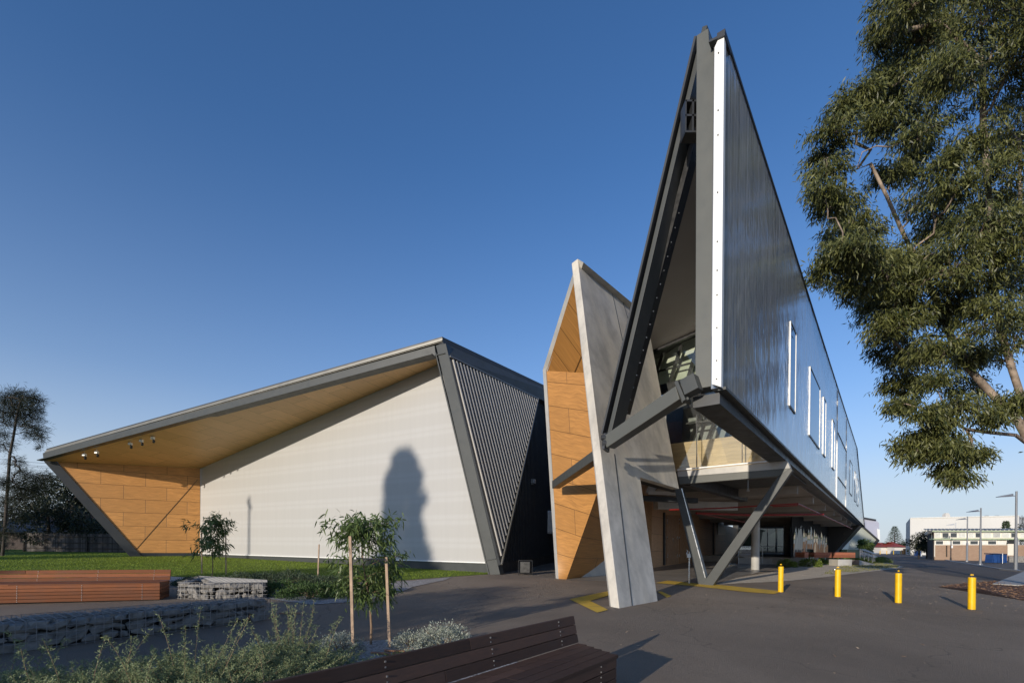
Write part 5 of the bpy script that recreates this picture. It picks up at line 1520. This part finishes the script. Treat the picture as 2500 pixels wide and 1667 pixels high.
tag(wr.build('power_line', M['black'], fix=False), 'three thin overhead wires crossing the sky beside the casuarina', 'wire')

# ------------------------------------------------------------------ RIGHT BACKGROUND
# far second building
fb = thing('angular_annex', gp(*P(2130, 1340, 105)[:2]), 'distant angular building with lavender upper wall and pale green lower wall beyond the prow', 'building')
b = MB(); b.prism([P(2104, 1263, 105), P(2138, 1269, 105), P(2146, 1276, 105), P(2147, 1322, 105), P(2104, 1282, 105)], V3((9, 16, 0))); b.build('upper_wall', plain('lavender_panels', (.42, .43, .52), .3, 0, .04, .2), fb)
b = MB(); b.prism([P(2104, 1283, 104.8), P(2143, 1317, 104.8), P(2122, 1343, 104.8), P(2070, 1343, 104.8), P(2080, 1300, 104.8)], V3((9, 16, 0))); b.build('lower_wall', plain('pale_green_cladding', (.36, .38, .33), .5, 0, .06, .6), fb)
b = MB(); b.beam(P(2104, 1283, 104.6), P(2144, 1318, 104.6), .3, .3); b.beam(P(2144, 1317, 104.5), P(2126, 1341, 104.5), .5, .4); b.beam(P(2104, 1263, 104.7), P(2138, 1269, 104.7), .25, .3); b.build('edge_trim', M['steel_dark'], fb)
b = MB(); b.prism([P(2141, 1290, 104.6), P(2148, 1292, 104.6), P(2149, 1325, 104.6), P(2143, 1318, 104.6)], V3((.4, .6, 0))); b.build('white_end', M['white_metal'], fb)
b = MB(); b.prism([P(2108, 1338, 104.5), P(2124, 1328, 104.5), P(2126, 1342, 104.5), P(2108, 1343, 104.5)], V3((0, .3, 0))); b.build('white_panel', M['white_metal'], fb)
bushy_tree('olive_tree', gp(*P(2115, 1345, 70)[:2], .55), 2.5, 1.05, 'grey-green olive-like tree before the distant angular building', 'sap_leaf', 2200, .4)
# podium furniture: red timber boxes, bin box, rails
for i, (x0, x1, lab) in enumerate(((1964, 1974, 'short red timber seat box at the glass balustrade end'), (1988, 2030, 'long red timber seat box on the podium under the glazed wing'), (2036, 2088, 'red timber seat box on the podium nearest the ramp rails'))):
    Yb = (36.5, 43.5, 47)[i]
    a, b_ = P(x0, 1361, Yb), P(x1, 1361, Yb + .6); zt = P(x0, 1347.5, Yb).z; zb = P(x0, 1360.5, Yb).z
    m_ = MB(); n_ = 4
    for k in range(n_):
        z0 = zb + (zt - zb) * k / n_; z1 = zb + (zt - zb) * (k + .93) / n_
        m_.prism([V3((a.x, a.y, z0)), V3((b_.x, b_.y, z0)), V3((b_.x, b_.y, z1)), V3((a.x, a.y, z1))], V3((-.3, .7, 0)))
    tag(m_.build('seat_box', M['redwood'] if 'redwood' in M else slatmat('redwood', (.28, .10, .055), (.6, .8, 0))), lab, 'bench', 'red timber seat boxes on the podium')
m_ = MB(); a = P(2068, 1341, 50); b_ = P(2099, 1341, 50); m_.prism([V3((a.x, a.y, P(2068, 1361, 50).z)), V3((b_.x, a.y, P(2068, 1361, 50).z)), b_, a], V3((0, 1.2, 0)))
tag(m_.build('planter_box', plain('dark_green_box', (.02, .035, .032), .4), bevel=.04), 'dark green box beside the ramp rails at the end of the glazed wing', 'box')
st_ = MB(); a = P(2046, 1364, 42); b_ = P(2080, 1364, 42.4); st_.prism([V3((a.x, a.y, gz(a.x, a.y) - .05)), V3((b_.x, b_.y, gz(b_.x, b_.y) - .05)), b_ - UP * .05, a - UP * .05], V3((.2, 1.5, 0)))
tag(st_.build('step', M['concrete_light']), 'pale concrete step at the edge of the verge', 'step')
rr = thing('ramp_rails', gp(*P(2110, 1360, 47)[:2]), 'galvanised ramp handrails in front of the distant angular building', 'handrail')
for k in range(3):
    Yk = 46 + k * 3.0; b = MB()
    a = P(2100 + k * 5, 1340, Yk); c = P(2130 + k * 3, 1350, Yk + 1.5); c2 = P(2136 + k * 3, 1351, Yk + 2)
    for dz in (0, -.35): b.tube([a + UP * dz, c + UP * dz, c2 + UP * dz], .03, 6)
    for f in (0, .33, .66, 1):
        q_ = a.lerp(c, f); b.tube([V3((q_.x, q_.y, q_.z - .9)), q_], .028, 6)
    b.build('rail', M['galv'], rr)
m_ = MB(); a = P(2098, 1362, 46.5); b_ = P(2136, 1358, 50); m_.prism([gp(a.x, a.y, -.1), gp(b_.x, b_.y, -.1), gp(b_.x, b_.y, .12), gp(a.x, a.y, .55)], V3((-.6, 4, 0))); m_.build('ramp', M['kerb'], rr)

# red-roofed houses and norfolk pine at the road end
M['tile_red'] = plain('red_roof_tiles', (.26, .05, .04), .7, 0, .15, 1.5, .3, 10)
M['render'] = plain('pale_render', (.62, .59, .54), .8, 0, .06, .5)
HR = 235.0
house('red_roof_house', P(2150, 1340, HR).x, P(2186, 1340, HR).x, HR, 11, P(2170, 1335, HR).z, P(2170, 1324.5, HR + 5).z, 'pale house with a red hip roof at the end of the road, left one', M['render'], M['tile_red'], 5, 'red-roofed houses at the road end')
house('red_roof_house', P(2184, 1340, HR - 5).x, P(2211, 1340, HR - 5).x, HR - 5, 11, P(2200, 1334.5, HR - 5).z, P(2200, 1323, HR).z, 'pale house with a red hip roof beside the far white hall', M['render'], M['tile_red'], 4, 'red-roofed houses at the road end')
nb = gp(*P(2184, 1340, 262)[:2]); zt = P(2184, 1285, 262).z; zb = nb.z
nf = thing('norfolk_pine', nb, 'symmetrical norfolk pine rising behind the red roofs', 'tree')
mb = MB(); mb.tube([nb, V3((nb.x, nb.y, zt))], [.5, .06], 7); B_, D_ = [], []
for k in range(19):
    f = .12 + .86 * k / 18; z = zb + (zt - zb) * f; rr_ = (1 - f) ** .85 * 5.6 + .25
    for j in range(9):
        a = 2 * math.pi * (j + .5 * (k % 2)) / 9; e_ = V3((nb.x + math.cos(a) * rr_, nb.y + math.sin(a) * rr_, z + .16 * rr_)); o_ = V3((nb.x, nb.y, z))
        mb.tube([o_, e_], [.06, .02], 3, cap=False)
        for i in range(10):
            B_.append(o_.lerp(e_, .12 + .88 * i / 9)[:]); D_.append((math.cos(a) + random.gauss(0, .5), math.sin(a) + random.gauss(0, .5), .25 + random.gauss(0, .25)))
mb.build('trunk', M['bark_dark'], nf, fix=False)
B_ = np.array(B_); v, q = leaf_quads(B_, np.array(D_), rng.uniform(.6, 1.2, len(B_)), rng.uniform(.16, .3, len(B_)), 0); np_mesh('crown', v, q, M['conifer'], nf)
for i, (px, h, r, Yk, lab) in enumerate(((2153, 5.6, 4.0, 275, 'distant dark tree beside the angular building'), (2206, 5.8, 4.0, 275, 'distant dark tree between the red roofs and the white hall'))):
    bushy_tree('distant_tree', gp(*P(px, 1342, Yk)[:2]), h, r, lab, 'dark_leaf', 1500, .9, clumps=16)
# low wall and gate at the road end
b = MB(); a, c = P(2150, 1349, 205), P(2212, 1349, 205); b.prism([gp(a.x, a.y, -.2), gp(c.x, c.y, -.2), V3((c.x, c.y, P(2180, 1343, 205).z)), V3((a.x, a.y, P(2180, 1343, 205).z))], V3((0, .4, 0)))
tag(b.build('boundary_wall', M['render']), 'low pale boundary wall in front of the red-roofed houses', 'wall')
b = MB(); b.abox(gp(*P(2212.5, 1351, 190)[:2]), 2.2, .5, 2.2); b.abox(gp(*P(2206, 1351, 192)[:2]), 1.2, .8, 1.6)
tag(b.build('timber_screen', plain('orange_timber', (.45, .2, .06), .7)), 'orange timber screen at the corner of the white hall', 'screen')

# white hall
WY = 150.0
wh = thing('white_hall', gp(*P(2350, 1345, WY)[:2]), 'large plain white hall behind the brick building', 'building')
h0b, h0t = P(2222, 1350, WY), P(2222, 1264, WY); h1b, h1t = P(2487, 1353, WY - 12), P(2487, 1258.6, WY - 12)
t = NT('white_cladding'); sq = t.math('LESS_THAN', t.math('PINGPONG', t.dot((1, 0, 0)), .6), .03); cc = t.mix(t.math('MULTIPLY', sq, .25), t.ramp(t.noise(.06), [(.3, (.54, .53, .50)), (.7, (.60, .585, .555))]), (.5, .5, .5)); M['hall'] = t.fin(cc, .6)
b = MB(); b.prism([h0b - UP * .5, h0t, P(2212, 1277, WY + 32), P(2211, 1350, WY + 32) - UP * .5], (h1t - h0t) * .0 + V3((0.02, 0, 0))); b.build('side_wall', plain('grey_cladding', (.34, .35, .36), .6, 0, .05, .3), wh)
b = MB(); b.prism([h0b - UP * .5, h1b - UP * .5, h1t, h0t], V3((P(2212, 1345, WY + 32) - P(2221, 1345, WY)).xy.to_3d()) * .96); b.build('front_wall', M['hall'], wh)
b = MB(); b.prism([h1b - UP * .5 + V3((.05, .1, 0)), h1t + V3((.05, .1, 0)), P(2560, 1290, WY + 20), P(2560, 1350, WY + 20) - UP * .5], V3((.03, 0, 0))); b.build('end_wall', M['hall'], wh)
b = MB(); b.beam(h0t + V3((0, -.1, 0)), h1t + V3((0, -.1, 0)), .3, .25); b.build('parapet', plain('pale_trim', (.6, .6, .57), .5), wh)
for (px, py, w_, h_) in ((2310, 1258, 1.6, 1.1),):
    q_ = P(px, 1262.5, WY + 3); b = MB(); b.abox(q_, 1.4, 1.2, 1.0); b.abox(q_ + UP * 1.0, .9, .9, .35); b.build('roof_vent', M['render'], wh)
for px in (2409, 2434):
    q_ = P(px, 1260.5, WY); b = MB(); b.abox(q_, .7, .7, .35); b.build('roof_vent', M['galv'], wh)
# long brick building
BY = 84.0
t = NT('brown_brick'); br = t.n('ShaderNodeTexBrick', Vector=t.comb(t.dot((1, 0, 0)), t.n('ShaderNodeSeparateXYZ', i0=t.pos()).outputs[2]), Color1=(.28, .165, .10), Color2=(.36, .225, .145), Mortar=(.30, .24, .19), Scale=1.0, Mortar_Size=.012, Brick_Width=.24, Row_Height=.086)
cc = t.mix(t.ramp(t.noise(.35), [(.45, 0), (.7, .3)]), br.outputs['Color'], (.2, .12, .08)); M['brick'] = t.fin(cc, .85)
M['green_trim'] = plain('faded_green_trim', (.30, .36, .23), .6)
M['cream'] = plain('cream_paint', (.68, .63, .53), .6, 0, .06, .5)
bb = thing('brick_building', gp(*P(2400, 1350, BY)[:2]), 'long brown brick building with two rows of cream-framed windows and a ribbed roof', 'building')
bdir = (P(2560, 1360, BY - 6) - P(2280, 1360, BY)); bdir.z = 0; bdir.normalize(); bnn = V3((bdir.y, -bdir.x, 0)); B0 = P(2280, 1360, BY)
def bp_(px, py, off=0.0): return W(px, py, B0 + bnn * off, bnn)
EDV = V3(((P(2266, 1358, BY + 9) - P(2281, 1358, BY)).x, (P(2266, 1358, BY + 9) - P(2281, 1358, BY)).y, 0))
def quad(name, x0, x1, y0, y1, mat, off, th=.1, par=None):
    k_ = lambda x, y: bp_(x, y + (x - 2280) * 0, off)
    b = MB(); b.prism([k_(x0, y1), k_(x1, y1), k_(x1, y0), k_(x0, y0)], -bnn * th); return b.build(name, mat, par or bb)
XR = 2640
slope = lambda x: (x - 2280) * .012
def qslope(name, x0, x1, y0, y1, mat, off, th=.1, par=None):
    b = MB(); b.prism([bp_(x0, y1 + slope(x0), off), bp_(x1, y1 + slope(x1), off), bp_(x1, y0 + slope(x1) * .3, off), bp_(x0, y0 + slope(x0) * .3, off)], -bnn * th); return b.build(name, mat, par or bb)
quad('brick_wall', 2281, XR, 1330, 1368, M['brick'], 0, .4)
quad('lower_window_band', 2282, 2457, 1317.5, 1330, M['cream'], .02, .3)
quad('upper_wall', 2276, XR, 1298, 1314, M['cream'], -1.2, .4)
quad('canopy', 2279, XR, 1313.5, 1316.8, M['green_trim'], .7, 2.0)
quad('gutter', 2272, XR, 1294.6, 1297.5, M['green_trim'], -.4, .25)
rfb = MB(); rA, rB = bp_(2270, 1295, -.4), bp_(XR, 1295, -.4); rC = rB + EDV + UP * .6; rD = rA + EDV + UP * .6
rfb.prism([rA, rB, rC, rD], UP * .08)
L = (rB - rA).length; k = 0.0
while k < L:
    a = rA + bdir * k + UP * .1; rfb.beam(a, a + EDV + UP * .6, .18, .14); k += .55
rfb.build('ribbed_roof', plain('grey_roof_sheet', (.30, .30, .28), .5, .2), bb)
sd_ = MB(); s0 = bp_(2281, 1364, -.05); sd_.prism([s0, bp_(2281, 1298, -.05), bp_(2281, 1298, -.05) + EDV * .98 + UP * .6, s0 + EDV * .98], -bdir * .15); sd_.build('end_wall', M['brick_dark_shaded'], bb)  # end wall brick darkened, its shade put into the colour
bb2 = MB(); bb2.prism([bp_(2266, 1296, .0), bp_(2276, 1294, .0), bp_(2276, 1300, .0), bp_(2264, 1304, .0)], EDV * .5); bb2.build('barge_board', M['steel_dark'], bb)
for (x0, x1) in ((2285, 2302.5), (2326, 2344.5), (2369, 2387.5), (2412.5, 2432)):
    o = quad('window', x0 - 1, x1 + 1, 1319, 1329, M['white_metal'], .06, .05); quad('pane', x0, x1, 1320, 1328, M['pane'], .08, .03, o)
for (x0, x1) in ((2306, 2324), (2348, 2366), (2391, 2410), (2435, 2456)):
    quad('blind_panel', x0, x1, 1320, 1328, plain('window_blind', (.66, .65, .62), .5), .05, .04)
UPW = [(2280, 2297, 0), (2300, 2317, 1), (2320, 2337, 1), (2340, 2358, 0), (2364, 2378, 0), (2381, 2397, 1), (2401, 2420, 0), (2424, 2443, 2), (2446, 2465, 0), (2468, 2480, 1), (2491, 2510, 0)]
for (x0, x1, kd) in UPW:
    o = quad('window', x0, x1, 1299.5, 1311.5, M['white_metal'], -1.14, .05)
    quad('pane', x0 + 1, x1 - 1, 1300.5, 1311, M['pane'] if kd == 1 else plain('pale_blind', (.56, .56, .53) if kd == 0 else (.4, .4, .39), .35), -1.1, .03, o)
o = quad('door', 2460, 2478, 1327, 1355, M['cream'], .05, .05); quad('door_reveal', 2459, 2479, 1318, 1327, M['black'], .04, .05)
quad('downpipe', 2281, 2283, 1300, 1359, M['cream'], .1, .1); quad('wall_sign', 2322, 2326.5, 1331, 1337, M['white_metal'], .06, .04)
quad('downpipe', 2310, 2312.8, 1331, 1358.5, M['bark_dark'], .1, .1)
quad('rubble_wall', 2464, 2640, 1357, 1373, M['stone'], 9.0, .5)
# blue bins
M['blue'] = plain('blue_paint', (.015, .06, .21), .5, 0, .25, 2); M['blue_dark'] = plain('navy_side', (.012, .02, .05), .5)
def skip(px0, px1, py0, py1, label, posts=True):
    q_ = G((px0 + px1) / 2, py1); Y = q_.y; w_ = (px1 - px0) * Y / F; h_ = (py1 - py0) * Y / F
    root = thing('skip_bin', q_, label, 'bin', 'blue rubbish skips')
    b = MB(); b.prism([q_ + V3((-w_ / 2, 0, .08)), q_ + V3((w_ / 2, 0, .08)), q_ + V3((w_ / 2, -.12, h_ * .9)), q_ + V3((-w_ / 2, -.12, h_ * .9))], V3((0, 1.1, 0))); b.build('body', M['blue'], root, bevel=.02)
    b = MB()
    for f in (-.45, -.15, .15, .45): b.abox(q_ + V3((w_ * f, -.14, .1)), .06, .08, h_ * .8)
    b.build('ribs', M['blue'], root)
    b = MB(); b.prism([q_ + V3((-w_ / 2 - .03, -.16, h_ * .9)), q_ + V3((w_ / 2 + .03, -.16, h_ * .9)), q_ + V3((w_ / 2 + .03, -.1, h_)), q_ + V3((-w_ / 2 - .03, -.1, h_))], V3((0, 1.3, .05))); b.build('lid', M['blue_dark'], root)
    b = MB()
    for sx in (-.4, .4): b.tube([q_ + V3((w_ * sx, .2, .06)), q_ + V3((w_ * sx + .06, .2, .06))], .07, 10)
    b.build('wheels', M['black'], root)
skip(2423, 2456, 1351, 1374.5, 'large blue rubbish skip in front of the brick wall, near the door')
skip(2239, 2250, 1343.5, 1356.5, 'small blue rubbish skip beside the dark trees by the brick building')
q_ = G(2447.5, 1375); b = MB(); b.lathe(q_, [(.035, 0), (.035, 1.35), (.02, 1.4)], 10); tag(b.build('sign_post', M['galv'], at=q_), 'short galvanised post standing in front of the large blue skip', 'post')
q_ = G(2319, 1363); b = MB(); b.abox(q_, .08, .08, .9); b.abox(q_ + UP * .85, .5, .35, .28); tag(b.build('letter_box', M['steel_dark'], at=q_), 'small dark box on a post in front of the brick wall', 'box')
for (px, h, r, lab) in ((2243, 5.8, 2.2, 'dark bushy tree left of the brick building'), (2262, 6.2, 2.3, 'dark bushy tree touching the end of the brick building')):
    bushy_tree('bushy_tree', gp(*P(px, 1352, 96)[:2]), h, r, lab, 'dark_leaf', 2600, .34, trunk_h=.1)
cone_tree(gp(*P(2455, 1350, 128)[:2]), P(2455, 1273, 128).z - gp(*P(2455, 1350, 128)[:2]).z, 1.3, 'slim dark cypress between the brick building and the white hall', 1600)
bushy_tree('bushy_tree', gp(*P(2508, 1350, 110)[:2]), 9.6, 3.4, 'dark tree at the right edge behind the brick building', 'dark_leaf', 3200, .4)

# street lights --------------------------------------------------------------
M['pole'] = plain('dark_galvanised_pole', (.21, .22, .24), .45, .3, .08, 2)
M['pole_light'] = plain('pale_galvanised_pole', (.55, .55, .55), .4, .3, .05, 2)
def lamp_post(px_b, px_t, hpx, Hm, label, mat, arm=1.25):
    Y = Hm * F / hpx; b0 = P(px_b, 1345, Y); g0 = gp(b0.x, b0.y)
    root = thing('street_light', g0, label, 'street light', 'street lights along the footpath')
    Hh = Hm * .995
    b = MB(); b.lathe(g0 - UP * .05, [(.13, 0), (.13, Hm * .40), (.105, Hm * .42), (.085, Hm * .425), (.075, Hh)], 14); b.build('pole', mat, root)
    b = MB(); b.lathe(g0, [(.26, -.02), (.26, .06), (.16, .1)], 12); b.build('base_plate', M['galv'], root)
    zt = g0.z + Hm * .93
    b = MB(); c = V3((g0.x, g0.y, zt)); u_ = V3((-1, .12, 0)).normalized()
    b.beam(c, c + u_ * .35, .07, .07); b.build('arm', mat, root)
    b = MB(); s_ = c + u_ * .3; n_ = V3((u_.y, -u_.x, 0))
    pr = [(0, .10, -.05), (.12, .16, -.06), (.6, .2, -.09), (1.0, .12, -.13)]
    vs = []
    for (dx, wz, zz) in pr:
        vs += [s_ + u_ * dx * arm + n_ * wz + UP * zz, s_ + u_ * dx * arm - n_ * wz + UP * zz, s_ + u_ * dx * arm - n_ * wz * .6 + UP * (zz + .24 * (1 - dx * .8)), s_ + u_ * dx * arm + n_ * wz * .6 + UP * (zz + .24 * (1 - dx * .8))]
    fs = [(0, 1, 2, 3), (12, 15, 14, 13)]
    for i in range(3):
        for j in range(4): fs.append((i * 4 + j, i * 4 + (j + 1) % 4, i * 4 + 4 + (j + 1) % 4, i * 4 + 4 + j))
    b.add(vs, fs); b.build('lantern', mat, root)
HL = 7.0
lamp_post(2480, 2483, 196, HL, 'dark street light nearest to us at the right edge', M['pole'])
lamp_post(2393.6, 2397, 140, HL, 'dark street light, second nearest, in front of the brick windows', M['pole'])
lamp_post(2361, 2362, 111.5, HL, 'dark street light, third nearest, before the middle of the brick building', M['pole'])
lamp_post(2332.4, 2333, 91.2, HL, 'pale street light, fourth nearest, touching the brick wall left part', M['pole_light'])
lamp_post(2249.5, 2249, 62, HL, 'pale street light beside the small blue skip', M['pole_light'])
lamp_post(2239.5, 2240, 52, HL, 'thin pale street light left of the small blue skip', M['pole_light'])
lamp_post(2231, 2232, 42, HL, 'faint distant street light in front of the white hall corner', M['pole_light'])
